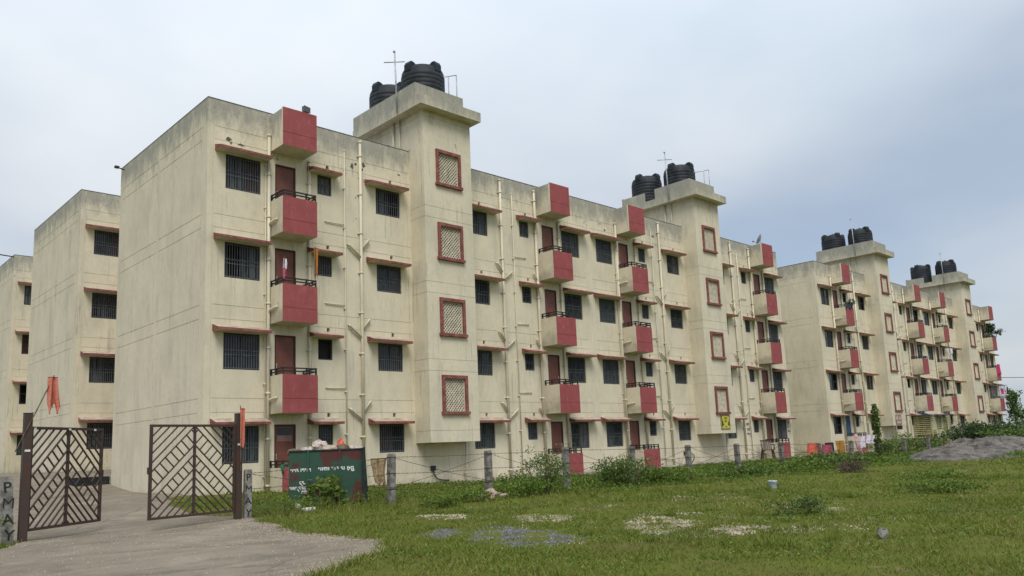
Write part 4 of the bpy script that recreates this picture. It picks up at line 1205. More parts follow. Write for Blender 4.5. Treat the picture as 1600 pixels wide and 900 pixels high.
# meter boxes with drooping cables on the ground-floor wall
for x in (8.9, 25.6):
    b = MB(); b.box(x - 0.10, x + 0.10, -0.09, 0.0, 1.00, 1.18); mo = obj('meter_box', b.mesh('meter_box', M_RAIL), BA)
    b = MB(); b.tube([(x, -0.05, 1.02), (x + 0.03, -0.06, 0.85), (x + 0.16, -0.08, 0.68), (x + 0.42, -0.05, 0.62), (x + 0.78, -0.04, 0.60)] if x < 10 else [(x + 0.05, -0.05, 1.12), (x + 0.5, -0.06, 1.10), (x + 0.78, -0.06, 0.95), (x + 0.74, -0.06, 0.75), (x + 0.55, -0.05, 0.58)], 0.022, 6)
    obj('meter_cable', b.mesh('meter_cable', M_CABLE, True), mo)
# flaked plaster under the parapet
def flake(x, z, w, h, seed):
    rnd = random.Random(seed); n = 14; b = MB()
    P = [(x + w * math.cos(6.283*k/n) * rnd.uniform(0.35, 1), z + h * math.sin(6.283*k/n) * rnd.uniform(0.35, 1)) for k in range(n)]
    for k in range(n): b.face([(x, -0.004, z), (*[P[k][0]], -0.003, P[k][1]), (P[(k+1) % n][0], -0.003, P[(k+1) % n][1])])
    obj('plaster_flake', b.mesh('plaster_flake', M_FLAKE), BA)
M_FLAKE = mat('bare_plaster', (0.17, 0.155, 0.125), 0.95, 0.4, 14, 0.6)
for k, (x, z, w, h) in enumerate([(0.72, 12.30, 0.13, 0.10), (0.80, 12.18, 0.07, 0.08), (1.14, 12.19, 0.14, 0.07), (1.16, 12.06, 0.05, 0.05), (5.47, 12.42, 0.11, 0.16), (5.62, 12.50, 0.08, 0.10), (5.98, 12.55, 0.10, 0.13), (5.93, 12.36, 0.06, 0.10), (7.6, 12.52, 0.14, 0.05), (20.1, 12.3, 0.12, 0.08), (24.1, 12.6, 0.15, 0.07), (6.0, 11.9, 0.04, 0.05), (5.62, 11.2, 0.04, 0.05), (5.63, 10.4, 0.03, 0.04)]): flake(x, z, w, h, k)
# glazed upper panel in the nearest ground-floor door
b = MB(); b.box(-0.27, 0.27, 0.045, 0.054, 1.50, 1.95, 0); b.box(-0.27, 0.27, 0.040, 0.0449, 1.50, 1.70, 1)
for o in BA.children:
    if o.name.startswith('door') and o.location.z < 1 and o.location.x < 4: obj('door_glass', b.mesh('door_glass', [M_GLASS, C('door_curtain', (0.30, 0.17, 0.15))]), o)

def chair(x, y, rz):
    z = 0.515
    t = thing('plastic_chair', 'brown plastic armchair standing on the walkway by the last ground-floor balcony', 'chair', (x, y, z), rz)
    t.scale = (1.25, 1.25, 1.2)
    b = MB(); b.box(-0.23, 0.23, -0.22, 0.22, 0.40, 0.43); obj('seat', b.mesh('seat', M_PLASTIC), t)
    b = MB()
    for k in range(6):
        x0 = -0.21 + k * 0.084; b.bar((x0, 0.22, 0.42), (x0, 0.36, 0.86), 0.05, 0.018, 0, up=(0, 1, 0))
    b.bar((-0.25, 0.36, 0.86), (0.25, 0.36, 0.86), 0.05, 0.06)
    obj('backrest', b.mesh('backrest', M_PLASTIC), t)
    for sx in (-1, 1):
        for sy in (-1, 1):
            b = MB(); b.bar((sx*0.22, sy*0.20, 0.41), (sx*0.27, sy*0.26, 0.0), 0.05, 0.05); obj('leg', b.mesh('leg', M_PLASTIC), t)
        b = MB(); b.tube([(sx*0.26, 0.32, 0.66), (sx*0.28, 0.05, 0.66), (sx*0.28, -0.20, 0.64), (sx*0.26, -0.24, 0.42)], 0.026, 6); obj('armrest', b.mesh('armrest', M_PLASTIC, True), t)
chair(32.75, -0.80, R(-52))

t = thing('plastic_bucket', 'small white plastic bucket lying alone on the lawn', 'bucket', (10.0, -13.5, Hf(10, -13.5)), 0.4)
b = MB(); b.lathe([(0.095, 0), (0.10, 0.01), (0.118, 0.19), (0.128, 0.20), (0.128, 0.22), (0.115, 0.22), (0.108, 0.19), (0.09, 0.02)], 20); obj('pail', b.mesh('pail', mat('bucket_white', (0.55, 0.60, 0.62), 0.5, 0.2, 12), True), t)
b = MB(); b.tube([(0.128*math.cos(a), -0.02 - 0.10*math.sin(a), 0.205 - 0.06*math.sin(a)) for a in np.linspace(0, math.pi, 10)], 0.006, 6); obj('handle', b.mesh('handle', M_STEEL, True), t)

t = thing('black_trough', 'low black trough on the concrete behind the inward gate leaf', 'trough', (-0.66, 8.9, Hf(-0.6, 8.9) - 0.16), R(8))
b = MB(); b.box(-0.62, 0.55, -0.3, 0.3, 0.06, 0.10); b.box(-0.66, 0.60, -0.34, -0.30, 0.06, 0.46); b.box(-0.66, 0.60, 0.30, 0.34, 0.06, 0.46); b.box(-0.66, -0.62, -0.30, 0.30, 0.06, 0.40); b.box(0.55, 0.60, -0.30, 0.30, 0.06, 0.46)
obj('tub', b.mesh('tub', M_TANK), t)
for x in (-0.5, 0.45):
    b = MB(); b.box(x - 0.04, x + 0.04, -0.28, 0.28, 0.0, 0.0599); obj('foot', b.mesh('foot', M_TANK), t)

def rock_mesh(seed, mat_, flat=0.7):
    rnd = np.random.default_rng(seed); b = MB(); n, k = 7, 4; ph = rnd.uniform(0, 6, 4)
    for i in range(k + 1):
        th = math.pi * i / k
        for j in range(n):
            a = 2*math.pi*j/n; r = 1 + rnd.uniform(-0.22, 0.22)
            b.v.append((r*math.sin(th)*math.cos(a), r*math.sin(th)*math.sin(a), flat*r*math.cos(th)))
    for i in range(k):
        for j in range(n): b.f.append((i*n+j, i*n+(j+1) % n, (i+1)*n+(j+1) % n, (i+1)*n+j)); b.m.append(0)
    return b.mesh('stone', mat_)
t = thing('rubble_heap', 'small heap of pinkish broken plaster in the grass before the fence', 'rubble', (4.45, -8.3, Hf(4.4, -8.3)))
M_PINKST = mat('pink_plaster', (0.52, 0.38, 0.30), 0.95, 0.25, 10, 0.3)
for k in range(30):
    a, r = random.uniform(0, 6.28), abs(random.gauss(0, 0.42)); s = random.uniform(0.035, 0.10) * (1.7 if k < 5 else 1)
    obj('chunk', cached(('rock', k % 6, k % 2), lambda: rock_mesh(k % 6, (M_PINKST, M_STONE)[k % 2])), t, (r*math.cos(a), 0.55*r*math.sin(a), max(0.0, 0.20 - 0.35*r) + 0.02), (random.uniform(-1, 1), random.uniform(-1, 1), a), (s*1.4, s, s))
o = tag(obj('rock', rock_mesh(40, mat('grey_rock', (0.21, 0.195, 0.165), 0.95, 0.35, 10, 0.8)), None, (0.98, -20.02, Hf(1, -20) + 0.05), (0.3, -0.35, 0.5), (0.17, 0.09, 0.10)), 'grey lump of concrete sticking out of the nearest grass', 'rock')
t = thing('broken_pipe', 'broken white pipe pieces lying in the grass in front of the skip', 'pipe', (-0.12, -6.5, Hf(-0.1, -6.5) + 0.08))
b = MB(); b.tube([(-0.20, 0, 0.14), (-0.06, 0.05, 0.0)], 0.055, 10); obj('piece', b.mesh('piece', M_WHITE, True), t)
b = MB(); b.tube([(-0.04, 0, -0.01), (0.24, -0.12, 0.0)], 0.055, 10); obj('piece', b.mesh('piece', M_WHITE, True), t)

def cable(label, p, q, sag, r=0.012):
    b = MB(); pts = []
    for k in range(21):
        u = k / 20; v = Vector(p).lerp(Vector(q), u); v.z -= sag * 4 * u * (1 - u); pts.append(v)
    b.tube(pts, r, 6); tag(obj('overhead_cable', b.mesh('overhead_cable', M_CABLE), None), label, 'cable')
cable('thin black cable running to the farthest roof beyond the gate', (-30, 14, 15.2), (0.62, 29.9, 14.4), 0.8, 0.035)
cable('thin black cable leaving the far end of the farther block', (bx(37.4), 0.3, 6.8), (130, -12, 9.5), 0.6, 0.03)

# balcony life on the farther block
def bbal(u): return bx(ux(u, (BAL[0] + BAL[1]) / 2))
ZB = 0.17
hung('washing', 'white washing on the third-floor balcony rail of the farther block', bbal(2) - 0.25, 8.55 + ZB, 0.55, 0.55, K_WHITE, 41, y=-0.98, group='washing on the farther balconies', folds=1, amp=0.05, taper=0.4)
hung('washing', 'lilac washing beside the white piece on the third-floor rail', bbal(2) + 0.45, 8.60 + ZB, 0.75, 0.5, K_LILAC, 42, y=-0.99, group='washing on the farther balconies', folds=1.5, amp=0.05)
hung('washing', 'magenta cloth over the end third-floor balcony of the farther block', bbal(3) + 0.1, 7.75 + ZB, 0.95, 1.0, K_MAGENTA, 43, y=-0.97, group='washing on the farther balconies', folds=1.5, amp=0.06, taper=0.3)
hung('washing', 'red cloth in the caged end balcony of the farther block', bbal(3) + 0.0, 5.35 + ZB, 0.8, 0.55, K_MAGENTA, 44, y=-1.0, group='washing on the farther balconies', folds=1.2, amp=0.05)
hung('washing', 'pink and white cloth hanging outside the caged end balcony', bbal(3) + 0.75, 5.3 + ZB, 0.5, 1.3, K_PINK, 45, y=-1.12, group='washing on the farther balconies', folds=1.2, amp=0.06)
hung('washing', 'navy cloth at the outer end of the washing by the caged balcony', bbal(3) + 1.25, 5.55 + ZB, 0.32, 0.7, K_NAVY, 46, y=-1.15, group='washing on the farther balconies', folds=1, amp=0.05)
hung('washing', 'dark blue clothes along the first top balcony rail of the farther block', bbal(0) - 0.1, 10.68 + ZB, 1.1, 0.35, K_NAVY, 47, y=-0.96, group='washing on the farther balconies', folds=2, amp=0.06, ragged=0.08)
hung('door_curtain', 'blue curtain in the first ground-floor doorway of the farther block', bx(2.78), 2.75 + ZB, 0.75, 1.75, C('blue_curtain', (0.05, 0.10, 0.17)), 48, y=0.0, group='washing on the farther balconies', folds=2, amp=0.04)
def cage():
    t = thing('balcony_cage', 'grey metal cage with a tin roof round the end first-floor balcony', 'cage', (bbal(3), 0, 4.39 + ZB))
    b = MB(); b.box(-0.8, 1.25, -1.25, -0.01, 1.28, 1.31); obj('tin_roof', b.mesh('tin_roof', M_STEEL), t)
    for z in np.arange(0.05, 1.27, 0.11):
        b = MB(); b.box(-0.66, -0.64, -0.95, -0.01, z, z + 0.03); b.box(-0.64, 0.1, -0.96, -0.94, z, z + 0.03); obj('bar', b.mesh('bar', M_STEEL), t)
    for x in (-0.65, 0.0, 0.65, 1.2):
        b = MB(); b.box(x - 0.02, x + 0.02, -0.985, -0.945, 0.0, 1.28); obj('upright', b.mesh('upright', M_STEEL), t)
cage()
def porch():
    M_YG = mat('porch_yellow', (0.50, 0.47, 0.22), 0.6, 0.15, 6); M_BLUE = mat('blue_tin', (0.10, 0.19, 0.34), 0.5, 0.2, 4)
    x0, x1 = bx(14.2), bx(18.1)
    t = thing('caged_porch', 'pale yellow louvred porch with a blue tin roof on the farther ground floor', 'porch', (x0, -0.0, 0.5))
    Lx = x1 - x0
    b = MB(); b.box(-0.25, Lx * 0.80, -2.0, -0.02, 2.45, 2.49); obj('tin_roof', b.mesh('tin_roof', M_BLUE), t)
    for k, z in enumerate(np.arange(0.95, 2.4, 0.15)):
        b = MB(); b.box(0.05, 2.75, -1.46, -1.43, z, z + 0.07); b.box(0.02, 0.05, -1.43, -0.05, z, z + 0.07); obj('louvre', b.mesh('louvre', M_YG), t)
        b = MB(); b.box(3.05, Lx, -1.46, -1.43, z, z + 0.07); obj('louvre', b.mesh('louvre', M_YG), t)
    for x in (0.0, 1.4, 2.8, 3.0, Lx):
        b = MB(); b.box(x - 0.035, x + 0.035, -1.48, -1.41, -0.3, 2.45); obj('post', b.mesh('post', M_YG), t)
    b = MB(); b.box(0.05, 1.7, -1.5, -0.05, -0.3, 0.75); obj('base_wall', b.mesh('base_wall', M_CREAM), t)
    b = MB(); b.box(1.71, 2.9, -1.5, -0.95, -0.3, 0.78); obj('red_wall', b.mesh('red_wall', M_REDEDGE), t)
porch()

# ------------------------------------------------------------------ sand heap
def mound():
    cs = [(41.5, -10.2, 0.90, 3.6, 3.0), (37.2, -10.4, 0.86, 2.9, 2.6), (33.0, -10.8, 0.62, 2.6, 2.2), (29.9, -11.0, 0.40, 1.7, 1.5), (46.0, -10.5, 0.75, 3.4, 3.0), (35.6, -12.2, 0.42, 2.6, 1.3), (40.5, -12.6, 0.45, 3.0, 1.3)]
    xs = np.linspace(26.5, 52, 150); ys = np.linspace(-16, -5, 80)
    X, Y = np.meshgrid(xs, ys, indexing='ij'); Zm = np.zeros_like(X)
    for cx, cy, h, rx, ry in cs:
        r = np.sqrt(((X - cx) / rx) ** 2 + ((Y - cy) / ry) ** 2)
        Zm = np.maximum(Zm, h * np.clip(1.12 - r * 0.80, 0, 1)) 
    Zm = 0.72 * Zm + 0.28 * sum(h * np.exp(-((X - cx) / rx) ** 2 - ((Y - cy) / ry) ** 2) for cx, cy, h, rx, ry in cs)
    N_ = 0.10 * np.sin(X * 1.9 + Y) * np.sin(Y * 2.4 - X * 0.6) + 0.05 * np.sin(X * 5.3 + 1.2 * Y) * np.sin(Y * 6.1) + 0.03 * RNG.normal(size=X.shape)
    Zm = Zm + N_ * np.clip(Zm * 3, 0, 1) - 0.10
    V = np.stack([X, Y, H(X, Y) + Zm], -1).reshape(-1, 3); nx, ny = X.shape
    I = np.arange(nx * ny).reshape(nx, ny)
    F = np.stack([I[:-1, :-1], I[1:, :-1], I[1:, 1:], I[:-1, 1:]], -1).reshape(-1, 4)
    me = bpy.data.meshes.new('sand_heap'); me.from_pydata(V.tolist(), [], F.tolist()); me.polygons.foreach_set('use_smooth', [True] * len(F))
    me.materials.append(mat('grey_sand', (0.165, 0.145, 0.125), 0.95, 0.38, 1.6, 1.0, 7))
    mt = obj('sand_heap', None); obj('heap', me, mt)
    rr = np.random.default_rng(9); k = rr.integers(0, len(V), 900); k = k[(Zm.reshape(-1)[k] > 0.02)]; q = V[k] + rr.normal(0, 0.03, (len(k), 3)) * np.array([1, 1, 0]); sz = rr.gamma(2, 0.018, len(k)) + 0.012; th = rr.uniform(0, 6.28, len(k))
    p = [q + np.stack([sz*np.cos(th + a), sz*np.sin(th + a), -0.03 + 0*sz], -1) for a in (0, 2.1, 4.2)]; tp = q + np.stack([0*sz, 0*sz, 0.8*sz], -1)
    obj('stones', arr_mesh('stones', np.concatenate([np.stack([p[i], p[j], tp], 1).reshape(-1, 3) for i, j in ((0, 1), (1, 2), (2, 0))]), 3, mat('heap_stone', (0.27, 0.25, 0.22), 0.95, 0.4, 9, 0)), mt)['kind'] = 'stuff'
    tag(mt, 'long grey heap of sand on the meadow before the farther block', 'sand heap')
    return lambda x, y: max(h * max(0, 1.12 - 0.8 * math.hypot((x - cx) / rx, (y - cy) / ry)) for cx, cy, h, rx, ry in cs)
MOUND = mound()

# ------------------------------------------------------------------ bare patches and gravel
def blob(name, label, pts, mat_, n, size, seed):
    """thin broken sheet of chips inside an outline"""
    rng = np.random.default_rng(seed); P = np.array(pts); c = P.mean(0)
    a = rng.uniform(0, 1, (n * 3, 2)); lo, hi = P.min(0) - 0.15, P.max(0) + 0.15
    q = lo + a * (hi - lo)
    def inside(q):
        r = np.zeros(len(q), bool); m = len(P)
        for i in range(m):
            x0, y0 = P[i]; x1, y1 = P[(i + 1) % m]
            k = ((y0 > q[:, 1]) != (y1 > q[:, 1])) & (q[:, 0] < (x1 - x0) * (q[:, 1] - y0) / (y1 - y0 + 1e-12) + x0); r ^= k
        return r
    q = q[inside(q + rng.normal(0, 0.10, q.shape))]
    pn = np.sin(q[:, 0] * 7 + seed) * np.sin(q[:, 1] * 6.2 - seed) + 0.5 * np.sin(q[:, 0] * 17) * np.sin(q[:, 1] * 19)
    q = q[pn > 0.05 + 0.32 * rng.normal(size=len(q))][:n]
    m = len(q); s = rng.uniform(0.5, 1.5, m) * size
    base = np.array([(1, 0, 0), (-0.5, 0.87, 0), (-0.5, -0.87, 0), (0, 0, 1)], float)
    ang = rng.uniform(0, 6.28, m); ca, sa = np.cos(ang), np.sin(ang)
    T = [(0, 1, 3), (1, 2, 3), (2, 0, 3)]
    V = np.zeros((m, 4, 3))
    for k in range(4):
        bx_, by, bz = base[k]; j = rng.uniform(0.7, 1.3, m)
        V[:, k, 0] = q[:, 0] + s * j * (bx_ * ca - by * sa); V[:, k, 1] = q[:, 1] + s * j * (bx_ * sa + by * ca)
        V[:, k, 2] = H(q[:, 0], q[:, 1]) + np.where(bz > 0, s * rng.uniform(0.35, 0.7, m), -0.01) + 0.008
    tri = np.stack([V[:, list(t)] for t in T], 1).reshape(-1, 3)
    o = stuff(obj(name, arr_mesh(name, tri, 3, mat_))); tag(o, label, 'gravel'); return o
CH = [[(1.06, -12.6), (1.84, -12.7), (1.75, -14.0), (1.0, -14.4), (0.23, -14.6), (0.45, -13.5)], [(0.5, -15.9), (1.97, -15.4), (1.6, -16.9), (0.6, -17.1), (-0.15, -17.3), (0.0, -16.4)], [(0.51, -17.6), (1.46, -17.4), (1.1, -18.35), (0.2, -18.3)], [(0.25, -10.7), (0.9, -10.9), (0.65, -12.3), (0.0, -11.8)], [(5.4, -17.2), (5.0, -17.9), (3.9, -17.9), (4.4, -17.2)], [(2.6, -15.4), (3.2, -15.5), (2.9, -16.0), (2.2, -16.0)], [(1.5, -19.2), (1.9, -19.1), (1.6, -19.6), (1.2, -19.5)]]
GR = [[(-1.82, -13.5), (-1.15, -13.2), (-1.25, -14.0), (-2.2, -14.5)], [(-1.95, -14.9), (-0.6, -13.9), (-0.55, -15.2), (-0.6, -16.2), (-1.3, -16.6), (-2.2, -16.3)]]
lab = ['scatter of pale chips in the grass below the leggy bush', 'largest scatter of pale chips in the nearest grass', 'small scatter of pale chips beside the largest one', 'pale chips in the grass nearest the road', 'thin pale chips beyond the round bush', 'thin pale chips between the bucket and the round bush', 'few pale chips by the grey lump of concrete']
for k, p in enumerate(CH): blob('pale_chips', lab[k], p, M_CHALK, (1300, 2200, 800, 500, 220, 150, 90)[k], 0.019, 50 + k)
def scattered():
    rng = np.random.default_rng(77); me_v = []
    fx, fy = math.sin(0.763), math.cos(0.763)
    for k in range(70):
        d = rng.uniform(11, 21); kk = rng.uniform(-0.08, 0.55); cx, cy = CAMX0 + d*fx + d*kk*fy, CAMY0 + d*fy - d*kk*fx
        if cx < -1.5: continue
        n = rng.integers(6, 40); a = rng.uniform(0, 1, n); sp = rng.uniform(0.08, 0.35)
        x = cx + rng.normal(0, sp, n) * fy + rng.normal(0, 0.05, n) * fx; y = cy - rng.normal(0, sp, n) * fx + rng.normal(0, 0.05, n) * fy
        s = rng.uniform(0.006, 0.020, n); z = H(x, y) + 0.012; t = rng.uniform(0, 6.28, n)
        for j in range(3): pass
        p = [np.stack([x + s*np.cos(t + q), y + s*np.sin(t + q), z - 0.015], -1) for q in (0, 2.1, 4.2)]; tp = np.stack([x, y, z + 0.6*s], -1)
        for i, j in ((0, 1), (1, 2), (2, 0)): me_v.append(np.stack([p[i], p[j], tp], 1).reshape(-1, 3))
    o = stuff(obj('pale_chips', arr_mesh('pale_chips', np.concatenate(me_v), 3, M_CHALK))); tag(o, 'thin scatter of single pale chips all over the near grass', 'gravel')
CAMX0, CAMY0 = -10.111, -24.609
scattered()
blob('gravel_patch', 'small patch of blue-grey gravel at the edge of the road', GR[0], M_GRAVEL, 1100, 0.016, 60)
blob('gravel_patch', 'larger patch of blue-grey gravel in the nearest grass', GR[1], M_GRAVEL, 3600, 0.016, 61)

def inpoly(x, y, P, grow=0.0):
    r = np.zeros(np.shape(x), bool); m = len(P)
    for i in range(m):
        x0, y0 = P[i]; x1, y1 = P[(i + 1) % m]
        r ^= ((y0 > y) != (y1 > y)) & (x < (x1 - x0) * (y - y0) / (y1 - y0 + 1e-12) + x0)
    return r
def on_road(x, y):
    a, c = road_edges(np.asarray(y)); return (x > a - 0.02) & (x < c + 0.02) & (np.asarray(y) < 40)
def patch(x, y): return np.sin(x * 1.3 + 0.7 * y) * np.sin(y * 1.1 - 0.4 * x + 1) + 0.6 * np.sin(x * 3.1 - y * 2.3) * np.sin(y * 3.7 + x) + 0.3 * np.sin(x * 7.7 + y) * np.sin(y * 8.3 - x)
CAMX, CAMY = -10.111, -24.609
def field(n, d0, d1, rng):
    """points on the ground spread over what the camera can see, and some way to both sides"""
    d = np.sqrt(rng.uniform(d0**2, d1**2, n)); k = rng.uniform(-0.80, 0.80, n)
    fx, fy = math.sin(0.763), math.cos(0.763)
    return CAMX + d * fx + d * k * fy, CAMY + d * fy - d * k * fx
def keep(x, y):
    ok = ~on_road(x, y) & (y < -0.05) & ~((y > -1.3) & (x > 5.5))
    ok &= np.array([MOUND(a, c) < 0.16 if a > 25 else True for a, c in zip(x, y)])
    return ok

def grass():
    rng = np.random.default_rng(21); Vs, Ts = [], []
    for n, d0, d1, ws in ((50000, 5.0, 9.5, 0.6), (130000, 9.5, 16, 0.75), (110000, 16, 24, 1.0), (90000, 24, 48, 1.6)):
        x, y = field(n, d0, d1, rng)
        bare = np.zeros(len(x), bool)
        for P in CH: bare |= inpoly(x, y, P) & (rng.random(len(x)) < 0.62)
        for P in GR: bare |= inpoly(x, y, P) & (rng.random(len(x)) < 0.74)
        p = patch(x, y)
        ok = keep(x, y) & ~bare & (rng.random(len(x)) < 0.30 + 0.70 * np.clip(p + 0.85, 0, 1))
        x, y, p = x[ok], y[ok], p[ok]; n = len(x); z = H(x, y)
        h = rng.gamma(4, 0.0068, n) * (0.55 + 0.85 * np.clip(p + 0.3, 0, 1.5)) * (1 + 1.1 * sm(y, -10, -7.5)) + 0.015
        a = rng.uniform(0, 6.28, n); w = rng.uniform(0.006, 0.013, n) * ws
        lean = rng.normal(0, 0.9, (n, 2)) * h[:, None]
        b0 = np.stack([x - np.cos(a) * w, y - np.sin(a) * w, z - 0.005], -1); b1 = np.stack([x + np.cos(a) * w, y + np.sin(a) * w, z - 0.005], -1)
        tp = np.stack([x + lean[:, 0], y + lean[:, 1], z + h], -1)
        Vs.append(np.stack([b0, b1, tp], 1).reshape(-1, 3))
        Ts.append(np.clip(0.47 + 0.15 * p + 0.16 * patch(x * 0.45 + 1, y * 0.45) + rng.normal(0, 0.20, n) + 0.2 * sm(y, -9.5, -7.5) * (x < 4), 0, 1))
    o = stuff(obj('grass', arr_mesh('grass', np.concatenate(Vs), 3, M_GRASS, np.concatenate(Ts)))); tag(o, 'short green grass covering the meadow in front of the fence', 'grass')
grass()
def road_edge():
    # loose grit on the concrete and dry tufts along its broken edge
    rng = np.random.default_rng(31); n = 5200
    y = rng.uniform(-16.5, -6.5, n); a, c = road_edges(y); k = rng.random(n)
    x = np.where(k < 0.6, c - np.abs(rng.normal(0, 0.5, n)), a + (c - a) * rng.random(n))
    s = rng.uniform(0.004, 0.016, n); z = H(x, y) + 0.036; t = rng.uniform(0, 6.28, n)
    p = [np.stack([x + s*np.cos(t + q), y + s*np.sin(t + q), z - 0.004], -1) for q in (0, 2.1, 4.2)]; tp = np.stack([x, y, z + 0.8*s], -1)
    V = np.concatenate([np.stack([p[i], p[j], tp], 1).reshape(-1, 3) for i, j in ((0, 1), (1, 2), (2, 0))])
    o = stuff(obj('grit', arr_mesh('grit', V, 3, M_STONE))); tag(o, 'loose grit and crumbs on the concrete road', 'gravel')
    n = 5200; y = rng.uniform(-16.5, -6.9, n); a, c = road_edges(y)
    x = c + 0.05 + rng.normal(0.05, 0.13, n) + 0.05 * np.sin(y * 9); h = rng.gamma(4, 0.018, n); z = H(x, y) + 0.01
    an = rng.uniform(0, 6.28, n); w = rng.uniform(0.004, 0.009, n); ln = rng.normal(0, 0.7, (n, 2)) * h[:, None]
    V = np.stack([np.stack([x - np.cos(an)*w, y - np.sin(an)*w, z], -1), np.stack([x + np.cos(an)*w, y + np.sin(an)*w, z], -1), np.stack([x + ln[:, 0], y + ln[:, 1], z + h], -1)], 1).reshape(-1, 3)
    o = stuff(obj('edge_grass', arr_mesh('edge_grass', V, 3, M_GRASS, np.clip(rng.normal(0.62, 0.25, n), 0, 1)))); tag(o, 'taller dry grass fringing the edge of the concrete road', 'grass')
    # long thin stalks between the road and the skip
    n = 1500; x = rng.uniform(-1.6, 4.5, n); y = rng.uniform(-8.6, -6.0, n); h = rng.gamma(5, 0.06, n); z = H(x, y)
    an = rng.uniform(0, 6.28, n); w = rng.uniform(0.003, 0.006, n); ln = rng.normal(0, 0.30, (n, 2)) * h[:, None]
    ok = ~on_road(x, y); x, y, h, z, an, w, ln = x[ok], y[ok], h[ok], z[ok], an[ok], w[ok], ln[ok]
    V = np.stack([np.stack([x - np.cos(an)*w, y - np.sin(an)*w, z], -1), np.stack([x + np.cos(an)*w, y + np.sin(an)*w, z], -1), np.stack([x + ln[:, 0], y + ln[:, 1], z + h], -1)], 1).reshape(-1, 3)
    o = stuff(obj('tall_stalks', arr_mesh('tall_stalks', V, 3, M_GRASS, np.clip(rng.normal(0.72, 0.22, len(x)), 0, 1)))); tag(o, 'tall thin yellowish stalks in the grass before the skip', 'grass')
road_edge()
def tufts():
    rng = np.random.default_rng(41); Vs, Ts = [], []
    x0, y0 = field(230, 8.5, 34, rng); ok = keep(x0, y0)
    for P in CH + GR: ok &= ~inpoly(x0, y0, P)
    for cx, cy in zip(x0[ok], y0[ok]):
        n = int(rng.integers(25, 90)); sp = rng.uniform(0.04, 0.14); x = cx + rng.normal(0, sp, n); y = cy + rng.normal(0, sp, n); z = H(x, y)
        h = rng.gamma(5, 0.022, n) * rng.uniform(0.7, 1.5); an = rng.uniform(0, 6.28, n); w = rng.uniform(0.004, 0.008, n)
        ln = rng.normal(0, 0.35, (n, 2)) * h[:, None] + np.stack([x - cx, y - cy], -1) * 0.8
        Vs.append(np.stack([np.stack([x - np.cos(an)*w, y - np.sin(an)*w, z], -1), np.stack([x + np.cos(an)*w, y + np.sin(an)*w, z], -1), np.stack([x + ln[:, 0], y + ln[:, 1], z + h], -1)], 1).reshape(-1, 3))
        Ts.append(np.clip(rng.normal(rng.uniform(0.2, 0.75), 0.12, n), 0, 1))
    o = stuff(obj('grass_tufts', arr_mesh('grass_tufts', np.concatenate(Vs), 3, M_GRASS, np.concatenate(Ts)))); tag(o, 'taller rough tufts dotted over the meadow grass', 'grass')
tufts()
def lawn_weeds():
    rng = np.random.default_rng(22); C_, S_, T_ = [], [], []
    for n, d0, d1, s in ((2600, 8.5, 17, 0.035), (3400, 17, 30, 0.05), (2600, 30, 48, 0.075)):
        x, y = field(n, d0, d1, rng); p = patch(x * 1.4 + 3, y * 1.4)
        ok = keep(x, y) & (p > -0.05) & (rng.random(n) < 0.85)
        for P in CH + GR: ok &= ~inpoly(x, y, P)
        x, y, p = x[ok], y[ok], p[ok]; k = 8
        xx = np.repeat(x, k) + rng.normal(0, s * 1.3, len(x) * k); yy = np.repeat(y, k) + rng.normal(0, s * 1.3, len(x) * k)
        zz = H(xx, yy) + np.abs(rng.normal(0.05, 0.03, len(xx)))
        C_.append(np.stack([xx, yy, zz], -1)); S_.append(rng.uniform(0.7, 1.4, len(xx)) * s)
        T_.append(np.clip(np.repeat(0.55 + 0.15 * p, k) + rng.normal(0, 0.2, len(xx)), 0, 1))
    c = np.concatenate(C_); o = stuff(obj('lawn_weeds', arr_mesh('lawn_weeds', quads(c, np.concatenate(S_), rng, 0.4, 0.6), 4, M_WEED, np.concatenate(T_)))); tag(o, 'small broad-leaved weeds scattered through the grass', 'weeds')
lawn_weeds()
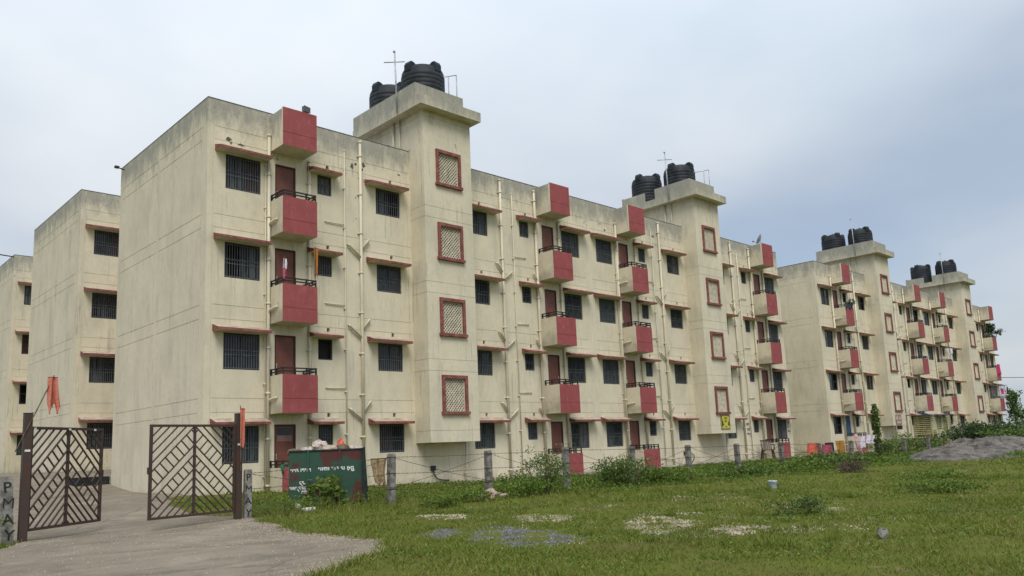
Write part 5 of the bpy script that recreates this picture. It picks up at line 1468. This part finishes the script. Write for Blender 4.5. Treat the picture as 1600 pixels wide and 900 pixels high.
def undergrowth():
    rng = np.random.default_rng(23)
    n = 90000
    x = rng.uniform(-1.6, 44, n); y = rng.uniform(-11.5, -1.4, n)
    # height of the weeds: a ragged band along the fence, lower towards the walls and the gate
    yc = np.interp(x, [-1.6, 3, 6, 10, 16, 24, 30, 44], [-6.0, -6.0, -7.4, -7.8, -8.3, -8.6, -8.4, -6.5])
    wd = np.interp(x, [-1.6, 3, 6, 10, 16, 24, 30, 44], [1.0, 1.4, 1.6, 1.7, 2.2, 2.6, 2.4, 2.0])
    hh = np.interp(x, [-1.6, 2.5, 4, 6, 8, 12, 18, 25, 32, 44], [0.30, 0.26, 0.22, 0.34, 0.36, 0.27, 0.22, 0.30, 0.30, 0.30])
    hb = hh * np.exp(-((y - yc) / wd) ** 2) * (0.55 + 0.45 * np.clip(patch(x * 1.1, y * 1.1) + 0.4, 0, 1.6)) + 0.12 * sm(y, -7.5, -6)
    u = rng.random(n)
    ok = (hb > 0.06) & ~on_road(x, y) & ~((y > -1.5) & (x > 5.5)) & (rng.random(n) < np.clip(hb * 2.6 + 0.15, 0, 1))
    ok &= ~((np.abs(x - 1.6) < 1.5) & (np.abs(y + 4.5) < 1.0))
    ok &= np.array([MOUND(a, c) < 0.2 if a > 25 else True for a, c in zip(x, y)])
    x, y, hb, u = x[ok], y[ok], hb[ok], u[ok]
    z = H(x, y) + hb * np.sqrt(u) * rng.uniform(0.6, 1.12, len(x))
    s = rng.uniform(0.05, 0.115, len(x)) * np.interp(x, [0, 20, 44], [0.8, 1.15, 1.5])
    t = np.clip(0.40 + 0.16 * patch(x * 0.9 + 2, y) + 0.25 * (u - 0.5) + rng.normal(0, 0.16, len(x)), 0, 1)
    o = stuff(obj('undergrowth', arr_mesh('undergrowth', quads(np.stack([x, y, z], -1), s, rng, 0.35, 0.5), 4, M_WEED, t))); tag(o, 'tangled knee-high weeds growing along the barbed wire fence', 'weeds')
undergrowth()

# ------------------------------------------------------------------ shrubs and trees
def shrub(name, label, x, y, h, w, n, leaf, mat_, seed, cat='bush', z=None, low=0.12, stems=7, wide=0.5, top=1.0, group=None):
    rng = np.random.default_rng(seed); z0 = Hf(x, y) if z is None else z
    t = thing(name, label, cat, (x, y, z0), 0, group)
    b = MB(); tips = []
    for k in range(stems):
        a = rng.uniform(0, 6.28); r = w * 0.5 * rng.uniform(0.2, 0.95); hh = h * rng.uniform(0.55, 0.98) * (1 - 0.35 * (r / (w * 0.5)) ** 2)
        p0 = Vector((0.12*w*math.cos(a), 0.12*w*math.sin(a), -0.05)); p3 = Vector((r*math.cos(a), r*math.sin(a), hh))
        pts = [p0, p0.lerp(p3, 0.35) + Vector((0, 0, 0.12*h)), p0.lerp(p3, 0.7) + Vector((rng.normal(0, 0.03*w), rng.normal(0, 0.03*w), 0.08*h)), p3]
        rr = 0.012 + 0.012 * h
        b.tube(pts, [rr, rr*0.8, rr*0.5, rr*0.25], 5); tips += [pts[1], pts[2], pts[3], pts[2].lerp(pts[3], 0.5)]
    obj('stems', b.mesh('stems', M_TWIG, True), t)
    tips = np.array([tuple(p) for p in tips]); nc = max(10, n // 22)
    cl = tips[rng.integers(0, len(tips), nc)] + rng.normal(0, 1, (nc, 3)) * np.array([0.13*w, 0.13*w, 0.10*h])
    c = cl[rng.integers(0, nc, n)] + rng.normal(0, 1, (n, 3)) * np.array([0.055*w + 0.02, 0.055*w + 0.02, 0.05*h + 0.015])
    c[:, 2] = np.clip(c[:, 2], low * h * rng.random(n), h * 1.08 * top)
    tone = rng.normal(0.5, 0.2, nc); tint = np.clip(tone[rng.integers(0, nc, n)] + rng.normal(0, 0.13, n) + 0.18 * (c[:, 2] / h - 0.5), 0, 1)
    obj('foliage', arr_mesh('foliage', quads(c, rng.uniform(0.7, 1.35, n) * leaf, rng, 0.25, wide), 4, mat_, tint), t)
    return t
shrub('leggy_bush', 'tall leggy bush with bare twigs before the second ground-floor balcony', 6.7, -7.9, 1.35, 1.9, 1700, 0.075, M_LEAF, 1, stems=14)
shrub('bush', 'bright green bush between the rubble heap and the leggy bush', 5.6, -8.4, 0.62, 1.7, 1700, 0.075, M_WEED, 2)
shrub('bush', 'rounded bush by the fence between second and third ground-floor balconies', 10.4, -8.2, 0.95, 2.3, 2000, 0.09, M_LEAF, 3)
shrub('bush', 'low wide bush in front of the post before the third balcony', 12.4, -8.6, 0.50, 2.2, 1700, 0.09, M_WEED, 4)
shrub('bush', 'dark low bush against the post under the middle stair tower', 16.0, -8.9, 0.32, 2.0, 1500, 0.10, M_LEAF, 5)
shrub('bush', 'broad bush before the walkway under the yellow notice', 20.6, -8.9, 0.46, 2.8, 1700, 0.11, M_WEED, 6)
shrub('bush', 'bush in front of the plastic chair and last balcony', 23.4, -8.7, 0.62, 2.6, 1700, 0.12, M_LEAF, 7)
shrub('bush', 'bush growing below the coral and maroon washing', 26.2, -8.6, 0.50, 2.6, 1500, 0.12, M_LEAF, 8)
shrub('round_bush', 'small round dark bush standing alone in the near lawn', 3.1, -17.75, 0.34, 0.95, 1100, 0.05, M_LEAF, 9)
shrub('low_bush', 'low spreading weed clump in the middle of the right-hand lawn', 8.6, -18.2, 0.26, 1.9, 1500, 0.06, M_WEED, 10)
shrub('low_bush', 'flat weed clump behind the spreading one, nearer the sand heap', 14.5, -16.0, 0.24, 2.4, 1200, 0.07, M_WEED, 11)
shrub('low_bush', 'dark weed clump in the grass left of the rubble heap', 2.4, -8.6, 0.30, 1.1, 900, 0.06, M_WEED, 12)
shrub('low_bush', 'weed clump in the grass just beside the rubble heap', 3.5, -8.5, 0.32, 1.0, 900, 0.06, M_WEED, 13)
shrub('low_bush', 'grassy weed clump at the foot of the lettered post by the skip', -1.2, -7.25, 0.42, 1.3, 1100, 0.06, M_WEED, 14, wide=0.22)
shrub('climbing_plant', 'leafy plant growing up the front of the rubbish skip', 0.98, -5.72, 0.98, 0.95, 620, 0.13, M_WEED, 15, wide=0.75, stems=9)
shrub('low_bush', 'weeds at the corner of the skip nearest the gate', 0.35, -5.3, 0.45, 0.9, 600, 0.08, M_WEED, 16)
shrub('low_bush', 'yellowish weeds at the foot of the leaning lettered post', -7.15, -7.6, 0.55, 0.9, 800, 0.07, M_WEED, 17)
shrub('bush', 'weedy bush before the yellow porch of the farther block', 45.0, -5.6, 1.2, 4.0, 1600, 0.17, M_LEAF, 18)
shrub('large_bush', 'large dark bush rising behind the sand heap', 59.3, -4.0, 1.95, 5.6, 3600, 0.20, M_LEAFD, 19)
shrub('bush', 'smaller bush between the large dark bush and the trees', 65.0, -4.6, 1.35, 4.5, 1800, 0.20, M_LEAF, 20)
shrub('bush', 'pale green scrub at the foot of the far trees', 56.0, -8.5, 1.45, 6.0, 2400, 0.17, M_WEED, 21)
shrub('reeds', 'tall thin reeds before the plaque of the farther block', 39.7, -5.2, 1.25, 2.6, 1300, 0.34, M_WEED, 22, wide=0.08, cat='reeds')
shrub('low_bush', 'weeds on the near foot of the sand heap', 30.5, -14.6, 0.38, 3.2, 1300, 0.09, M_WEED, 31)
shrub('low_bush', 'weeds along the front of the sand heap at the picture edge', 29.0, -15.8, 0.42, 3.0, 1300, 0.09, M_WEED, 32)
shrub('potted_plants', 'pot plants crowding the end top-floor balcony of the farther block', bbal(3) + 0.5, -0.8, 1.3, 1.3, 700, 0.16, M_LEAFD, 33, z=10.45 + ZB, cat='plants')
shrub('potted_plants', 'small pot plants on the first top-floor balcony of the farther block', bbal(0) + 0.2, -0.8, 0.5, 0.9, 300, 0.10, M_LEAFD, 34, z=10.5 + ZB, cat='plants')

def creeper():
    rng = np.random.default_rng(35); x, y = 33.1, -7.0; z0 = Hf(x, y)
    t = thing('creeper', 'column of creeper climbing a pole at the end of the washing', 'creeper', (x, y, z0))
    b = MB(); b.tube([(0, 0, -0.1), (-0.03, 0, 1.3), (0.02, 0, 2.75)], 0.04, 6); obj('pole', b.mesh('pole', M_BARK), t)
    n = 650; u = rng.random(n); r = np.interp(u, [0, 0.45, 0.85, 1], [0.10, 0.13, 0.15, 0.03])
    a = rng.uniform(0, 6.28, n); c = np.stack([r*np.cos(a), r*np.sin(a), 0.1 + 2.75*u], -1) + rng.normal(0, 0.04, (n, 3))
    obj('foliage', arr_mesh('foliage', quads(c, rng.uniform(0.10, 0.2, n), rng, 0.2, 0.7), 4, M_LEAF, np.clip(rng.normal(0.5, 0.25, n), 0, 1)), t)
creeper()
def brush():
    rng = np.random.default_rng(36); x, y = 19.2, -11.6
    t = thing('brushwood_heap', 'brown heap of dry brushwood below the crooked fence post', 'brushwood', (x, y, Hf(x, y)))
    b = MB()
    for k in range(150):
        a = rng.uniform(0, 6.28); r = rng.uniform(0, 0.55); p = Vector((r*math.cos(a), 0.7*r*math.sin(a), rng.uniform(0.0, 0.42)*(1 - r*0.9)))
        d = Vector(rng.normal(size=3)); d.z *= 0.45; d.normalize(); L = rng.uniform(0.25, 0.75)
        m = p + d*L*0.5 + Vector(rng.normal(0, 0.04, 3)); b.tube([p, m, p + d*L], [0.012, 0.008, 0.004], 4)
    b.tube([(0.0, -0.05, 0.5), (0.15, -0.1, 0.62), (0.75, -0.55, 0.16)], [0.02, 0.022, 0.012], 6)
    obj('branches', b.mesh('branches', M_TWIG), t)
    n = 600; c = rng.normal(0, 1, (n, 3)) * np.array([0.36, 0.25, 0.15]) + np.array([0, 0, 0.16]); c[:, 2] = np.abs(c[:, 2])
    obj('dry_leaves', arr_mesh('dry_leaves', quads(c, rng.uniform(0.03, 0.08, n), rng, 0.1, 0.5), 4, mat('dry_leaf', (0.12, 0.085, 0.05), 0.9, 0.4, 20, 0)), t)
brush()

def tree(label, x, y, h, w, n, leaf, mat_, seed, conical=False, group='trees beyond the far block'):
    rng = np.random.default_rng(seed); z0 = Hf(x, y)
    t = thing('tree', label, 'tree', (x, y, z0), 0, group)
    b = MB(); b.tube([(0, 0, -0.3), (0.05*w, 0, h*0.3), (0.02*w, 0.03*w, h*0.6), (0, 0, h*0.95)], [0.03*h, 0.024*h, 0.014*h, 0.004*h], 8)
    cl = []
    for k in range(26 if conical else 20):
        u = rng.uniform(0.12, 0.97) if conical else rng.uniform(0.3, 0.95)
        rr = w/2 * ((1.05 - u) if conical else math.sin(math.pi * min(0.98, 0.15 + 0.8*u))) * rng.uniform(0.55, 1.0)
        a = rng.uniform(0, 6.28); p0 = Vector((0, 0, h*u*0.85)); p1 = Vector((rr*math.cos(a), rr*math.sin(a), h*u + (0.02 if conical else 0.06)*h))
        b.tube([p0, p0.lerp(p1, 0.5) + Vector((0, 0, 0.03*h)), p1], [0.008*h, 0.005*h, 0.002*h], 5)
        for q in (0.45, 0.7, 1.0): cl.append(tuple(p0.lerp(p1, q)))
    for k in range(8): cl.append((0, 0, h*(0.7 + 0.3*k/8)))
    obj('trunk', b.mesh('trunk', M_BARK, True), t)
    cl = np.array(cl); nc = len(cl)
    sub = cl[rng.integers(0, nc, nc*5)] + rng.normal(0, 1, (nc*5, 3)) * np.array([0.07*w, 0.07*w, 0.035*h])
    i = rng.integers(0, len(sub), n); c = sub[i] + rng.normal(0, 1, (n, 3)) * np.array([0.035*w, 0.035*w, 0.02*h])
    tone = rng.normal(0.45, 0.22, len(sub))
    obj('crown', arr_mesh('crown', quads(c, rng.uniform(0.7, 1.4, n) * leaf, rng, 0.1, 0.55), 4, mat_, np.clip(tone[i] + rng.normal(0, 0.1, n) + 0.25*(c[:, 2]/h - 0.5), 0, 1)), t)
shrub('bush', 'green scrub below the pointed tree beyond the farther block', 67.5, -4.8, 1.7, 5.0, 2200, 0.19, M_LEAF, 61)
shrub('bush', 'yellow-green scrub behind the crest of the sand heap', 61.5, -5.6, 1.15, 5.0, 2000, 0.18, M_WEED, 62)
shrub('bush', 'dark scrub at the picture edge behind the sand heap', 55.0, -7.6, 1.2, 4.5, 1800, 0.16, M_LEAFD, 63)
shrub('bush', 'tall scrub beside the pointed tree at the picture edge', 76.0, -4.2, 2.4, 5.0, 2400, 0.22, M_TREE, 64)
tree('pointed young tree beyond the end of the farther block', 73.2, -3.2, 4.5, 3.0, 2600, 0.20, M_TREE, 51, conical=True)
tree('broad green tree at the picture edge beyond the pointed one', 82.0, -5.2, 4.4, 6.5, 4200, 0.24, M_TREE, 52)
tree('low round tree in front of the pointed one, at the picture edge', 70.5, -6.8, 2.9, 5.2, 3200, 0.20, M_TREE, 53)
tree('tall far tree outside the edge of the meadow', 96, -12, 6.0, 7.0, 3200, 0.32, M_LEAFD, 54)
tree('spreading far tree at the end of the meadow', 90, -20, 5.0, 7.5, 3000, 0.32, M_TREE, 55)
tree('bushy far tree at the corner of the meadow', 84, -30, 5.0, 7.0, 3000, 0.32, M_LEAFD, 56)
